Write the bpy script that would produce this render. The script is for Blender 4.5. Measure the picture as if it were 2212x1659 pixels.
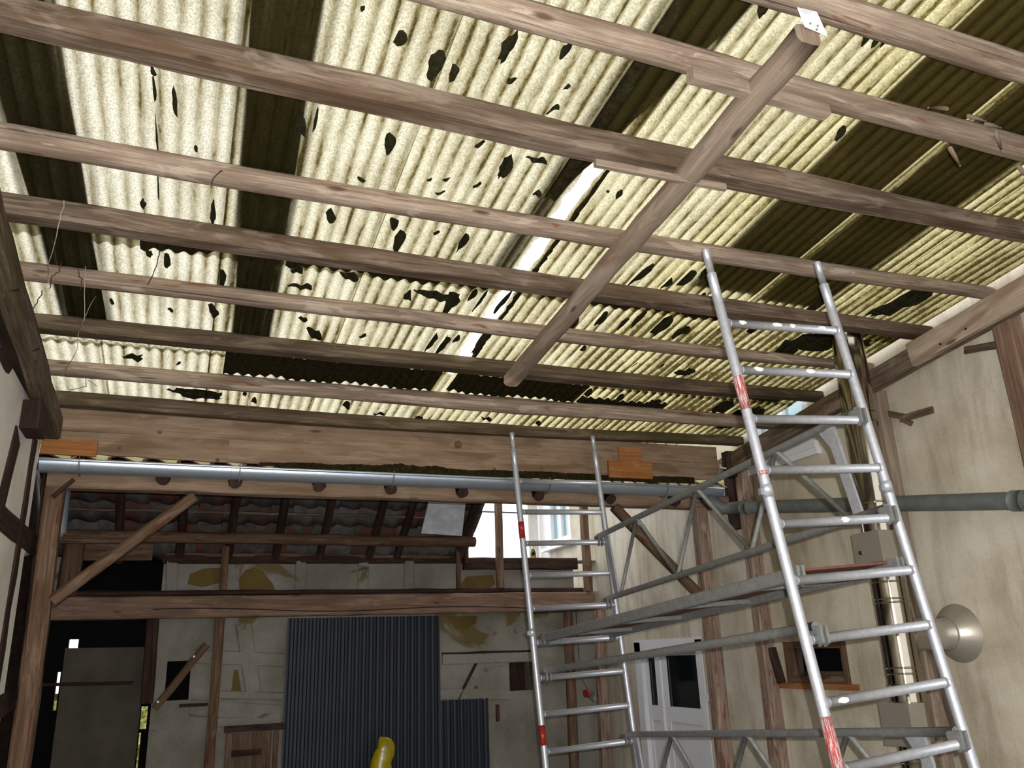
import bpy, math, random
from mathutils import Vector, Matrix
R = random.Random(7)
S = bpy.context.scene
C = S.collection
for o in list(bpy.data.objects): bpy.data.objects.remove(o)

# ------------------------------------------------------------ camera, sky, lamps, exposure
EYE = 2.05                                   # lens height above the floor, metres
FPX, CXP, CYP = 1790.0, 1106.0, 829.5        # focal length in pixels of the 2212 x 1659 frame
PITCH, YAW, ROLL = math.radians(18.07), math.radians(21.75), math.radians(2.11)
_cp, _sp, _cy, _sy, _cr, _sr = (math.cos(PITCH), math.sin(PITCH), math.cos(YAW), math.sin(YAW), math.cos(ROLL), math.sin(ROLL))
FWD = Vector((_sy*_cp, _cy*_cp, _sp))
_r0 = Vector((_cy, -_sy, 0)); _d0 = FWD.cross(_r0)
RIGHT = _cr*_r0 + _sr*_d0; DOWN = -_sr*_r0 + _cr*_d0
cam = bpy.data.objects.new('camera', bpy.data.cameras.new('camera')); C.objects.link(cam)
cam.matrix_world = Matrix(((RIGHT.x, -DOWN.x, -FWD.x, 0), (RIGHT.y, -DOWN.y, -FWD.y, 0), (RIGHT.z, -DOWN.z, -FWD.z, EYE), (0, 0, 0, 1)))
cam.data.sensor_width = 36.0; cam.data.lens = FPX/2212*36.0
cam.data.clip_start = 0.02; cam.data.clip_end = 300
S.camera = cam
SKY = 2.5
w = bpy.data.worlds.new('overcast'); S.world = w; w.use_nodes = True
w.node_tree.nodes['Background'].inputs[0].default_value = (0.96, 0.98, 1.0, 1)
w.node_tree.nodes['Background'].inputs[1].default_value = SKY
fl = bpy.data.lights.new('camera_flash', 'SPOT'); fl.energy = 800; fl.shadow_soft_size = 0.012
fl.spot_size = math.radians(150); fl.spot_blend = 0.6; fl.color = (1.0, 0.985, 0.965)
flo = bpy.data.objects.new('camera_flash', fl); C.objects.link(flo)
flo.matrix_world = Matrix.Translation(Vector((0, 0, 0)) + RIGHT*0.055 - DOWN*0.06 - FWD*0.02) @ cam.matrix_world
S.view_settings.view_transform = 'Standard'; S.view_settings.look = 'None'
S.view_settings.gamma = 1.0; S.view_settings.use_curve_mapping = False
S.view_settings.exposure = 0.0

def ray(px, py):
    return RIGHT*((px-CXP)/FPX) + DOWN*((py-CYP)/FPX) + FWD
def P(px, py, X=None, Y=None, Z=None):       # a measured spot of the place on a known plane (metres)
    d = ray(px, py)
    t = X/d.x if X is not None else Y/d.y if Y is not None else (Z-EYE)/d.z
    return Vector((d.x*t, d.y*t, d.z*t + EYE))
SL = 0.115; ZR0 = EYE + 1.825 + 0.07 + SL*6.334      # the plane of the sheets: z = ZR0 - SL*y
def zroof(y): return ZR0 - SL*y
def PR(px, py):
    d = ray(px, py); t = (ZR0-EYE)/(d.z + SL*d.y)
    return d.x*t, d.y*t

# ------------------------------------------------------------ materials
def lin(c):
    return tuple(((v/255)/12.92 if v/255 <= .04045 else ((v/255+.055)/1.055)**2.4) for v in c) + (1,)
class NT:
    def __init__(s, name):
        s.m = bpy.data.materials.new(name); s.m.use_nodes = True
        s.t = s.m.node_tree; s.t.nodes.clear()
        s.out = s.n('ShaderNodeOutputMaterial')
    def n(s, kind, **kw):
        nd = s.t.nodes.new(kind)
        for k, v in kw.items(): setattr(nd, k, v)
        return nd
    def l(s, a, b): s.t.links.new(a, b)
    def coords(s, scale, kind='UV', rnd=True):
        tc = s.n('ShaderNodeTexCoord'); mp = s.n('ShaderNodeMapping'); mp.inputs['Scale'].default_value = scale
        s.l(tc.outputs[kind], mp.inputs['Vector'])
        if rnd:
            oi = s.n('ShaderNodeObjectInfo'); mu = s.n('ShaderNodeMath', operation='MULTIPLY'); mu.inputs[1].default_value = 37.3
            s.l(oi.outputs['Random'], mu.inputs[0]); s.l(mu.outputs[0], mp.inputs['Location'])
        return mp.outputs[0]
    def noise(s, vec, scale=1, detail=5, rough=.6, dist=0):
        nd = s.n('ShaderNodeTexNoise'); nd.inputs['Scale'].default_value = scale; nd.inputs['Detail'].default_value = detail
        nd.inputs['Roughness'].default_value = rough; nd.inputs['Distortion'].default_value = dist
        s.l(vec, nd.inputs['Vector']); return nd.outputs['Fac']
    def ramp(s, fac, stops):
        r = s.n('ShaderNodeValToRGB'); e = r.color_ramp.elements
        while len(e) < len(stops): e.new(.5)
        for el, (p, c) in zip(e, stops): el.position = p; el.color = c if len(c) == 4 else lin(c)
        s.l(fac, r.inputs[0]); return r.outputs[0]
    def mix(s, fac, a, b, mode='MIX'):
        m = s.n('ShaderNodeMix', data_type='RGBA', blend_type=mode)
        for v, i in ((fac, 0), (a, 6), (b, 7)):
            if isinstance(v, (int, float)): m.inputs[i].default_value = v
            elif isinstance(v, tuple): m.inputs[i].default_value = v
            else: s.l(v, m.inputs[i])
        return m.outputs[2]
    def math(s, op, a, b=0.0):
        m = s.n('ShaderNodeMath', operation=op)
        for v, i in ((a, 0), (b, 1)):
            if isinstance(v, (int, float)): m.inputs[i].default_value = v
            else: s.l(v, m.inputs[i])
        return m.outputs[0]
    def bump(s, h, strength=.3, dist=.01):
        b = s.n('ShaderNodeBump'); b.inputs['Strength'].default_value = strength; b.inputs['Distance'].default_value = dist
        s.l(h, b.inputs['Height']); return b.outputs[0]
    def principled(s, col, rough=.8, metal=0.0, bump=None, spec=.3):
        p = s.n('ShaderNodeBsdfPrincipled')
        for v, k in ((col, 'Base Color'), (rough, 'Roughness'), (metal, 'Metallic'), (spec, 'Specular IOR Level')):
            if isinstance(v, (int, float, tuple)): p.inputs[k].default_value = v
            else: s.l(v, p.inputs[k])
        if bump is not None: s.l(bump, p.inputs['Normal'])
        s.l(p.outputs[0], s.out.inputs[0]); return s.m
K4 = lambda v: (v, v, v, 1)
def wood(name, dark, mid, light, bark=None, barkth=.63, crack=.5, stain=None):
    n = NT(name)
    g = n.noise(n.coords((1.6, 46, 1)), 1, 8, .72, .5)
    fg = n.noise(n.coords((5, 190, 1)), 1, 3, .7, .2)
    gg = n.math('ADD', n.math('MULTIPLY', g, .72), n.math('MULTIPLY', fg, .28))
    col = n.ramp(gg, [(.36, dark), (.5, mid), (.62, light)])
    big = n.noise(n.coords((1.4, 6, 1)), 1.3, 4, .6, .5)
    col = n.mix(n.ramp(big, [(.38, K4(0)), (.68, K4(.8))]), col, lin(dark))
    pale = n.noise(n.coords((2.1, 9, 1)), 1.1, 5, .6, .9)
    col = n.mix(n.ramp(pale, [(.56, K4(0)), (.62, K4(.55))]), col, lin(light))
    if stain: col = n.mix(n.ramp(n.noise(n.coords((.7, 3, 1)), 2.1, 3, .5, .6), [(.52, K4(0)), (.64, K4(.7))]), col, lin(stain))
    if bark:
        bk = n.noise(n.coords((1.6, 11, 1)), 1.7, 4, .55, .8)
        col = n.mix(n.ramp(bk, [(barkth, K4(0)), (barkth+.05, K4(.85))]), col, lin(bark))
    ck = n.noise(n.coords((.8, 42, 1)), 1, 3, .5, .5)
    ckm = n.ramp(ck, [(.28, K4(1)), (.325, K4(0))])
    col = n.mix(n.math('MULTIPLY', ckm, crack), col, lin((38, 28, 24)))
    vo = n.n('ShaderNodeTexVoronoi'); vo.inputs['Scale'].default_value = 1.0; n.l(n.coords((1.9, 7, 1)), vo.inputs['Vector'])
    col = n.mix(n.ramp(vo.outputs['Distance'], [(.05, K4(.75)), (.11, K4(0))]), col, lin((70, 48, 38)))
    col = n.mix(1.0, col, (.67, .635, .585, 1), 'MULTIPLY')
    h = n.math('SUBTRACT', g, n.math('MULTIPLY', ckm, .5))
    return n.principled(col, .85, 0, n.bump(h, .7, .008), .15)
M = {}
M['purlin'] = wood('weathered_purlin', (88, 74, 62), (134, 117, 103), (166, 152, 140), crack=.4, stain=(96, 74, 56))
M['log'] = wood('barked_pole', (128, 110, 97), (178, 160, 145), (216, 203, 190), bark=(138, 88, 62), barkth=.63, crack=.65)
M['dark_purlin'] = wood('shaded_purlin', (74, 62, 50), (112, 98, 82), (140, 126, 110), crack=.35, stain=(84, 76, 48))  # darker copy of the purlin wood, shade put into its colour
M['fascia'] = wood('planed_board', (136, 114, 96), (164, 142, 122), (178, 158, 140), crack=.25, stain=(124, 98, 76))
M['orange'] = wood('resinous_board', (150, 98, 56), (176, 120, 74), (192, 138, 92), crack=.2)
M['brown'] = wood('old_timber', (88, 68, 54), (124, 100, 82), (152, 128, 110), bark=(104, 62, 42), barkth=.6, crack=.7)
M['redbrown'] = wood('red_stained_timber', (128, 106, 96), (176, 154, 142), (204, 186, 174), bark=(132, 72, 70), barkth=.58, crack=.7)
M['paleboard'] = wood('pale_splice_board', (176, 158, 142), (208, 192, 178), (226, 212, 200), crack=.25, stain=(150, 124, 100))
M['crackbeam'] = wood('cracked_beam', (116, 92, 80), (158, 130, 114), (180, 154, 138), crack=.6)
M['darkwood'] = wood('smoke_dark_timber', (46, 34, 30), (70, 52, 46), (92, 70, 62), crack=.6)
M['newwood'] = wood('newer_board', (142, 126, 112), (172, 156, 142), (192, 178, 166), crack=.25, stain=(140, 112, 90))
def plaster(name, base, dark, patch=None, pth=.6, bstr=.25, bsc=160, streak=0):
    n = NT(name)
    co = n.coords((1, 1, 1), 'Object', False)
    a = n.noise(co, 1.3, 5, .6, .3)
    col = n.ramp(a, [(.3, dark), (.62, base)])
    if streak:
        st = n.noise(n.coords((5, 5, .8), 'Object', False), 1.2, 4, .6, .5)
        col = n.mix(n.ramp(st, [(.45, K4(0)), (.75, K4(streak))]), col, lin((112, 92, 70)))
    if patch:
        b = n.noise(co, 1.15, 4, .55, .9)
        col = n.mix(n.ramp(b, [(pth, K4(0)), (pth+.03, K4(.9))]), col, lin(patch))
        c = n.noise(n.coords((2, 2, 9), 'Object', False), 1.2, 3, .5, .7)
        col = n.mix(n.ramp(c, [(.25, K4(.8)), (.32, K4(0))]), col, lin((60, 52, 46)))
    f = n.noise(co, bsc, 3, .7)
    col = n.mix(.12, col, n.ramp(f, [(.3, K4(.1)), (.7, K4(1))]), 'OVERLAY')
    return n.principled(col, .95, 0, n.bump(f, bstr, .004), .1)
M['stucco'] = plaster('grey_stucco', (236, 236, 236), (226, 225, 224), bstr=.3, bsc=190)
M['render'] = plaster('rough_render', (206, 198, 182), (170, 158, 136), bstr=.4, bsc=90, streak=.5)
M['limewash'] = plaster('old_limewash', (138, 134, 124), (100, 95, 84), patch=(100, 84, 48), pth=.62, bstr=.8, bsc=40)
M['panelplaster'] = plaster('panel_plaster', (226, 222, 214), (196, 190, 180), bstr=.5, bsc=60)
M['loam'] = plaster('bare_loam', (104, 86, 48), (80, 64, 36), bstr=.8, bsc=50)
M['concrete'] = plaster('yard_concrete', (140, 138, 136), (108, 106, 104), bstr=.4, bsc=60)
def plain(name, c, rough=.6, metal=0.0, spec=.4, var=.0, sc=12, b=0):
    n = NT(name); col = lin(c); bm = None
    if var or b:
        f = n.noise(n.coords((1, 1, 1), 'Object', False), sc, 4, .6)
        d = tuple(v*(1-var) for v in col[:3]) + (1,)
        col = n.ramp(f, [(.35, d), (.65, col)])
        if b: bm = n.bump(f, b, .004)
    return n.principled(col, rough, metal, bm, spec)
M['zinc'] = plain('zinc_sheet', (176, 186, 198), .34, .75, .5, .12, 30)
M['alu'] = plain('dull_aluminium', (186, 188, 196), .42, .55, .5, .16, 45)
M['dustyalu'] = plain('dusty_aluminium', (128, 128, 126), .6, .35, .4, .25, 30)
M['steel'] = plain('polished_steel', (150, 142, 128), .13, 1.0, .5, .05, 8)
M['brushed'] = plain('brushed_steel', (176, 168, 156), .36, .6, .5, .08, 8)
M['pvc'] = plain('grey_plastic_pipe', (104, 108, 106), .55, 0, .4, .25, 14)
M['bluesteel'] = plain('blue_grey_steel', (26, 31, 43), .55, .1, .4, .2, 6)
M['white'] = plain('white_gloss_paint', (222, 222, 226), .4, 0, .4, .05, 6)
M['oldwhite'] = plain('chipped_white_paint', (206, 208, 214), .6, 0, .3, .3, 9)
M['glass'] = plain('dark_window_glass', (14, 22, 26), .08, 0, .5)
M['skyglass'] = plain('pale_window_glass', (150, 172, 178), .06, .3, .6)
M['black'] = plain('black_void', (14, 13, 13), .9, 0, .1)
M['red'] = plain('worn_red_paint', (178, 62, 54), .55, 0, .3, .45, 60)
def wornred():
    n = NT('scratched_red_paint'); a = n.noise(n.coords((14, 260, 1)), 1, 4, .7)
    return n.principled(n.ramp(a, [(.44, (190, 188, 190)), (.50, (172, 74, 68)), (.62, (140, 58, 54))]), .5, .1, None, .3)
M['red'] = wornred()
M['redtape'] = plain('red_gloss_tape', (150, 40, 34), .3, 0, .4, .3, 40)
M['paintdrip'] = plain('dried_white_paint', (228, 228, 222), .7)
M['moss'] = plain('dark_moss', (44, 42, 26), .95, 0, .05, .55, 60, .8)
M['debris_and_fill'] = plain('leaves_and_dark_fill', (46, 40, 22), .95, 0, .05, .6, 35, .8)
M['ply'] = plain('red_brown_plywood_edge', (112, 72, 62), .7, 0, .2, .2, 20)
M['greyply'] = plain('grey_plywood', (84, 79, 68), .85, 0, .1, .3, 4)
M['rust'] = plain('rusty_iron', (84, 58, 46), .8, .3, .2, .4, 40)
M['twine'] = plain('dry_stem', (150, 140, 118), .9)
M['yellow'] = plain('yellow_plastic_film', (170, 150, 14), .28, 0, .5, .35, 14, .6)
M['teal'] = plain('dark_teal_cloth', (30, 64, 62), .9, 0, .1, .3, 20)
M['bottle'] = plain('dark_green_glass', (16, 22, 14), .08, 0, .6)
M['gold'] = plain('gold_foil', (196, 172, 70), .35, .5, .4)
M['farwall'] = plain('pale_far_render', (226, 228, 236), .9)
M['farroof'] = plain('pale_far_roof', (190, 194, 204), .9)
M['leaf'] = plain('hedge_leaves', (206, 204, 120), .9, 0, .1, .85, 26)  # mottled yellow-green leaf colour
M['cable'] = plain('black_cable', (40, 42, 48), .7)
def clay():
    n = NT('old_clay_tile'); co = n.coords((1, 1, 1), 'Object', True)
    a = n.noise(co, 9, 4, .6, .4)
    oi = n.n('ShaderNodeObjectInfo')
    f = n.math('ADD', n.math('MULTIPLY', oi.outputs['Random'], .34), n.math('MULTIPLY', a, .8))
    col = n.ramp(f, [(.40, (90, 87, 84)), (.66, (66, 61, 59)), (.80, (98, 50, 40))])
    return n.principled(col, .9, 0, n.bump(a, .5, .006), .15)
M['clay'] = clay()
def redclay():                                # clay below; upward faces lichen-coloured and paled, daylight painted into the colour
    n = NT('daylit_lichen_clay_tile'); a = n.noise(n.coords((1, 1, 1), 'Object', True), 12, 4, .6, .4)
    ge = n.n('ShaderNodeNewGeometry'); sx = n.n('ShaderNodeSeparateXYZ'); n.l(ge.outputs['True Normal'], sx.inputs[0])
    red = n.ramp(a, [(.35, (92, 48, 40)), (.65, (122, 66, 54))])
    daylit_lich = n.ramp(a, [(.3, (176, 172, 104)), (.6, (206, 202, 160))])
    col = n.mix(n.ramp(sx.outputs[2], [(.3, K4(0)), (.45, K4(1))]), red, daylit_lich)
    return n.principled(col, .9, 0, n.bump(a, .5, .006), .15)
M['redclay'] = redclay()
PITCHW = 0.076
def sheetmat():                               # weathered glass-fibre sheet: daylight shines through; algae sit in the troughs
    n = NT('translucent_fibre_sheet')
    tc = n.n('ShaderNodeTexCoord'); sx = n.n('ShaderNodeSeparateXYZ'); n.l(tc.outputs['UV'], sx.inputs[0])
    wv = n.math('SINE', n.math('MULTIPLY', sx.outputs[0], 2*math.pi/PITCHW))
    val = n.math('ADD', n.math('MULTIPLY', wv, -.5), .5)                 # 1 in the trough
    oi = n.n('ShaderNodeObjectInfo'); so = n.n('ShaderNodeSeparateColor'); n.l(oi.outputs['Color'], so.inputs[0])
    grime, tint = so.outputs[0], so.outputs[1]
    streak = n.noise(n.coords((26, 2.2, 1)), 1, 4, .6, .3)
    blot = n.noise(n.coords((3.2, 1.6, 1)), 1, 4, .6, .5)
    fibre = n.noise(n.coords((1, .7, 1)), 120, 5, .85)
    fine = n.noise(n.coords((70, 22, 1)), 1, 4, .75)
    d = n.math('MULTIPLY', n.math('POWER', val, 2.2), n.math('ADD', n.math('MULTIPLY', streak, 1.9), -.30))
    d = n.math('ADD', d, n.math('MULTIPLY', n.math('ADD', blot, -.42), 1.25))
    d = n.math('ADD', d, n.math('MULTIPLY', n.math('ADD', fine, -.48), 1.0))
    d = n.math('MULTIPLY', d, grime)
    clean = n.mix(tint, lin((244, 240, 222)), lin((238, 226, 160)))
    col = n.ramp(d, [(.0, K4(0)), (.75, K4(1))])
    c2 = n.mix(col, clean, lin((122, 104, 44)))
    c2 = n.mix(n.ramp(d, [(.55, K4(0)), (.8, K4(1))]), c2, lin((52, 46, 20)))
    c2 = n.mix(n.ramp(fibre, [(.40, K4(.62)), (.56, K4(0))]), c2, lin((134, 118, 80)))
    tr = n.n('ShaderNodeBsdfTranslucent'); n.l(n.mix(1.0, c2, K4(.92), 'MULTIPLY'), tr.inputs[0])
    df = n.n('ShaderNodeBsdfDiffuse'); n.l(n.mix(.82, n.mix(1.0, c2, lin((122, 116, 94)), 'MULTIPLY'), n.mix(tint, lin((26, 27, 14)), lin((92, 84, 44)))), df.inputs[0])
    bn = n.bump(n.math('ADD', fibre, fine), .4, .003); n.l(bn, df.inputs['Normal'])
    mx = n.n('ShaderNodeMixShader'); mx.inputs[0].default_value = .36
    n.l(tr.outputs[0], mx.inputs[1]); n.l(df.outputs[0], mx.inputs[2]); n.l(mx.outputs[0], n.out.inputs[0])
    return n.m
M['sheet'] = sheetmat()

# ------------------------------------------------------------ mesh helpers
class MB:
    def __init__(s): s.v = []; s.f = []; s.uv = []; s.sm = []
    def add(s, vs, fs, uvs=None, smooth=False):
        b = len(s.v); s.v += [Vector(v) for v in vs]
        for i, f in enumerate(fs):
            s.f.append([b+k for k in f]); s.sm.append(smooth)
            s.uv.append(uvs[i] if uvs else None)
        return s
    def box(s, c, d, rot=None):
        c = Vector(c); h = Vector(d)/2
        vs = [Vector((x*h.x, y*h.y, z*h.z)) for x in (-1, 1) for y in (-1, 1) for z in (-1, 1)]
        if rot: vs = [rot @ v for v in vs]
        return s.add([v+c for v in vs], [(0,1,3,2), (4,6,7,5), (0,4,5,1), (2,3,7,6), (0,2,6,4), (1,5,7,3)])
    def box2(s, a, b):
        return s.box([(a[i]+b[i])/2 for i in range(3)], [abs(b[i]-a[i]) for i in range(3)])
    def quadbox(s, q, off):                   # a slab: four corners + thickness vector
        q = [Vector(p) for p in q]; off = Vector(off); m = len(q)
        return s.add(q+[p+off for p in q], [list(range(m))[::-1], list(range(m, 2*m))]+[(i, (i+1) % m, m+(i+1) % m, m+i) for i in range(m)])
    def sweep(s, pts, sec, up=(0, 0, 1), smooth=False, cap=True):
        """sec(i) -> list of (side, up) offsets; u runs along the length, v around"""
        pts = [Vector(p) for p in pts]; n = len(pts); rings = []; L = 0; us = []
        for i, p in enumerate(pts):
            t = (pts[min(i+1, n-1)]-pts[max(i-1, 0)]).normalized()
            u = Vector(up); u = (u - t*u.dot(t)); u = u.normalized() if u.length > 1e-4 else t.orthogonal().normalized()
            sd = t.cross(u)
            if i: L += (p-pts[i-1]).length
            us.append(L); rings.append([p+sd*a+u*b for a, b in sec(i)])
        m = len(rings[0]); per = [0]
        for k in range(m): per.append(per[-1]+(rings[0][(k+1) % m]-rings[0][k]).length)
        vs = [v for r in rings for v in r]; fs = []; uv = []
        for i in range(n-1):
            for k in range(m):
                k2 = (k+1) % m
                fs.append((i*m+k, i*m+k2, (i+1)*m+k2, (i+1)*m+k)); uv.append(((us[i], per[k]), (us[i], per[k+1]), (us[i+1], per[k+1]), (us[i+1], per[k])))
        s.add(vs, fs, uv, smooth)
        if cap:
            b = len(s.v)-len(vs)
            for base, rev in ((0, False), ((n-1)*m, True)):
                idx = [b+base+k for k in range(m)]
                s.f.append(idx if not rev else idx[::-1]); s.sm.append(False); s.uv.append(None)
        return s
    def tube(s, pts, r, n=12, cap=True):
        rr = r if callable(r) else (lambda i: r)
        return s.sweep(pts, lambda i: [(rr(i)*math.cos(2*math.pi*k/n), rr(i)*math.sin(2*math.pi*k/n)) for k in range(n)], (0.13, 0.29, .95), True, cap)
    def build(s, name, mat, parent=None, loc=None):
        me = bpy.data.meshes.new(name)
        base = Vector(loc) if loc is not None else (Vector(parent['_loc']) if parent is not None else Vector((0, 0, 0)))
        me.from_pydata([v-base for v in s.v], [], s.f)
        ext = [max((v[k] for v in s.v))-min((v[k] for v in s.v)) for k in range(3)]
        uvl = me.uv_layers.new(name='UVMap'); li = 0
        for f, uv in zip(s.f, s.uv):
            if uv is None:
                nrm = (s.v[f[1]]-s.v[f[0]]).cross(s.v[f[2]]-s.v[f[1]])
                ax = max(range(3), key=lambda k: abs(nrm[k])); a, b = sorted([k for k in range(3) if k != ax], key=lambda k: -ext[k])
                uv = [(s.v[k][a], s.v[k][b]) for k in f]
            for q in uv: uvl.data[li].uv = q; li += 1
        me.polygons.foreach_set('use_smooth', s.sm)
        me.materials.append(M[mat]); me.update()
        o = bpy.data.objects.new(name, me); C.objects.link(o)
        o['_loc'] = tuple(base)
        if parent is not None: o.parent = parent; o.location = base - Vector(parent['_loc'])
        else: o.location = base
        return o
def tag(o, label, cat, group=None):
    o['label'] = label; o['category'] = cat
    if group: o['group'] = group
    return o
def struct(o): o['kind'] = 'structure'; return o
def thing(name, loc, label=None, cat=None, group=None):
    o = bpy.data.objects.new(name, None); C.objects.link(o); o.location = loc; o['_loc'] = tuple(loc)
    o.empty_display_size = .1
    if label: tag(o, label, cat, group)
    return o
def rect(wd, h, ch=.012, j=.0025):            # chamfered rectangle, slightly uneven along the piece
    a, b = wd/2, h/2
    base = [(-a+ch, -b), (a-ch, -b), (a, -b+ch), (a, b-ch), (a-ch, b), (-a+ch, b), (-a, b-ch), (-a, -b+ch)]
    return lambda i: [(x+R.uniform(-j, j), y+R.uniform(-j, j)) for x, y in base]
def log(rw, rh, n=14, j=.004, sq=2.4):
    ph = [R.uniform(-j, j) for _ in range(n)]
    def f(i):
        out = []
        for k in range(n):
            t = 2*math.pi*k/n; c, sn = math.cos(t), math.sin(t)
            q = (abs(c)**sq+abs(sn)**sq)**(-1/sq)
            m = 1 + (ph[k] + R.uniform(-j, j)*.5)/rw
            out.append((c*q*rw*m, sn*q*rh*m))
        return out
    return f
def path(a, b, n=None, wob=0.0):
    a, b = Vector(a), Vector(b); n = n or max(2, int((b-a).length/.22)+1)
    return [a.lerp(b, i/(n-1)) + (Vector((R.uniform(-wob, wob), R.uniform(-wob, wob), R.uniform(-wob, wob))) if 0 < i < n-1 else Vector()) for i in range(n)]
def timber(name, a, b, wd, h, mat, parent=None, up=(0, 0, 1), rnd=False, wob=.003, base='min'):
    mb = MB().sweep(path(a, b, None, wob), log(wd/2, h/2) if rnd else rect(wd, h), up, smooth=rnd)
    loc = None
    if parent is None: loc = Vector(a) if Vector(a).z <= Vector(b).z else Vector(b)
    return mb.build(name, mat, parent, loc)
def holed(u0, u1, v0, v1, holes, mk):         # a wall face cut into rectangles around its openings
    us = sorted({u0, u1, *[h[0] for h in holes], *[h[1] for h in holes]}); vs = sorted({v0, v1, *[h[2] for h in holes], *[h[3] for h in holes]})
    for i in range(len(us)-1):
        for k in range(len(vs)-1):
            cu, cv = (us[i]+us[i+1])/2, (vs[k]+vs[k+1])/2
            if not any(h[0] < cu < h[1] and h[2] < cv < h[3] for h in holes): mk(us[i], us[i+1], vs[k], vs[k+1])
Z = lambda z: EYE+z

# ------------------------------------------------------------ ground and walls
struct(MB().box2((-14, -6, -.2), (24, 60, 0)).build('floor', 'concrete'))
XW = 4.9                                      # inner face of the house wall on the right
YB = 9.6                                      # face of the far wall
ZBAND = Z(.315)
wr = thing('wall_right', (XW, 4, 0)); struct(wr)
holes_r = [(5.40, 6.14, Z(-.31), Z(.02)), (5.42, 6.2, Z(1.62), Z(2.5)), (10.28, 11.0, Z(1.46), Z(2.7)), (7.47, 8.68, 0, Z(.03))]
mb = MB(); holed(-3, 11.9, 0, Z(3.6), holes_r, lambda a, b, c, d: mb.box2((XW, a, c), (XW+.3, b, d)))
mb.build('stucco_wall', 'stucco', wr)
for y in (5.395, 6.145): MB().box2((XW+.02, y-.006, Z(-.33)), (XW+.3, y+.006, Z(.03))).build('reveal', 'render', wr)
mb = MB(); holed(-3, 9.55, 0, ZBAND, holes_r, lambda a, b, c, d: mb.box2((XW-.018, a, c), (XW+.01, b, d)))
mb.build('rough_render_band', 'render', wr)
wl = thing('wall_left', (-1.0, 3, 0)); struct(wl)
MB().box2((-1.3, -3, 0), (-1.003, 6.45, Z(1.66))).build('plaster_face', 'panelplaster', wl)
def wl_timber(pts, w0=.05, mat='darkwood', up=(0, 1, 0)):   # uneven timber studs of the left wall, given along their line on the wall face
    a, b = [P(*p, X=-1.0) for p in pts]
    return MB().sweep(path(a, b, None, .004), rect(.014, w0, .004, .0025), up).build('timber', mat, wl)
MB().box2((-1.3, -3, Z(1.66)), (-1.03, 6.45, Z(1.86))).build('wall_plate', 'darkwood', wl)
MB().quadbox([(-1.2, -3, Z(1.86)), (-1.2, 6.45, Z(1.86)), (-1.2, 6.45, zroof(6.45)-.01), (-1.2, -3, zroof(-3)-.01)], (-.04, 0, 0)).build('gable_boarding', 'darkwood', wl)
MB().box2((-1.6, 6.45, 0), (-1.35, 12, Z(2.4))).build('annex_side', 'darkwood', wl)
wl_timber(((38, 940), (-50, 1300)), .20); wl_timber(((76, 946), (-8, 1480)), .15); wl_timber(((101, 1010), (22, 1659)), .16)
wl_timber(((-60, 1062), (78, 1182)), .15, up=(0, 0, 1)); wl_timber(((-60, 1560), (34, 1508)), .15, up=(0, 0, 1))
wl_timber(((-10, 735), (22, 800)), .10)
MB().box2((-1.05, 5.62, Z(1.42)), (-.90, 5.9, Z(1.60))).build('beam_head', 'darkwood', wl)
# far wall: limewashed masonry and timber, with a doorway, a small window and a loft hole
wb = thing('wall_back', (2, YB, 0)); struct(wb)
def B(px, py): p = P(px, py, Y=YB); return p.x, p.z
hd = (B(52, 1500)[0], B(325, 1540)[0], 0, B(200, 1338)[1])
hw = (B(358, 1470)[0], B(410, 1470)[0], B(380, 1513)[1], B(380, 1428)[1])
hl = (B(165, 1240)[0], B(352, 1240)[0], B(250, 1284)[1], B(250, 1204)[1])
hr = (B(1100, 1450)[0], B(1150, 1450)[0], B(1120, 1492)[1], B(1120, 1424)[1])
mb = MB(); zt = Z(1.085)
holed(-1.3, XW, 0, zt, [hd, hw, hl, hr, (4.56, XW, Z(.72), zt)], lambda a, b, c, d: mb.box2((a, YB, c), (b, YB+.25, d)))
mb.build('masonry', 'limewash', wb)
def wbt(x0, y0, x1, y1, w0, mat='limewash', out=.02):
    a = P(x0, y0, Y=YB-out/2); b = P(x1, y1, Y=YB-out/2)
    return MB().sweep(path(a, b, None, .004), rect(w0, .02+out), (0, 1, 0)).build('timber', mat, wb)
for x in (372, 650, 785, 884): wbt(x, 1212, x-1, 1285, .12, 'limewash')
wbt(352, 1208, 1000, 1208, .10, 'darkwood'); wbt(360, 1198, 985, 1204, .05, 'brown')
wbt(412, 1418, 612, 1426, .14); wbt(470, 1500, 610, 1504, .08); wbt(412, 1528, 606, 1540, .16); wbt(470, 1560, 606, 1562, .10)
wbt(525, 1345, 548, 1495, .16); wbt(955, 1413, 1160, 1406, .03, 'darkwood'); wbt(955, 1424, 1160, 1418, .12)
wbt(1035, 1420, 990, 1510, .03, 'darkwood'); wbt(945, 1500, 1100, 1500, .12)
wbt(1000, 1218, 1245, 1218, .14, 'darkwood', .06); wbt(331, 1338, 317, 1520, .12, 'darkwood', .05)
def patch(pts, mat='loam', out=.012):
    q = [P(x, y, Y=YB-out) for x, y in pts]
    MB().quadbox(q, (0, out+.01, 0)).build('loam_patch', mat, wb)
patch([(518, 1286), (516, 1250), (530, 1232), (548, 1225), (566, 1232), (590, 1262), (598, 1286)])
patch([(405, 1262), (410, 1240), (440, 1228), (480, 1226), (478, 1258), (440, 1268)])
patch([(965, 1332), (1032, 1330), (1028, 1346), (1010, 1358), (985, 1358)])
patch([(478, 1512), (500, 1490), (506, 1448), (514, 1446), (521, 1490), (519, 1512)])
patch([(995, 1262), (1010, 1245), (1065, 1242), (1070, 1262), (1040, 1282), (1000, 1284)])
patch([(1000, 1380+130), (1030, 1480), (1045, 1510)])
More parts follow.
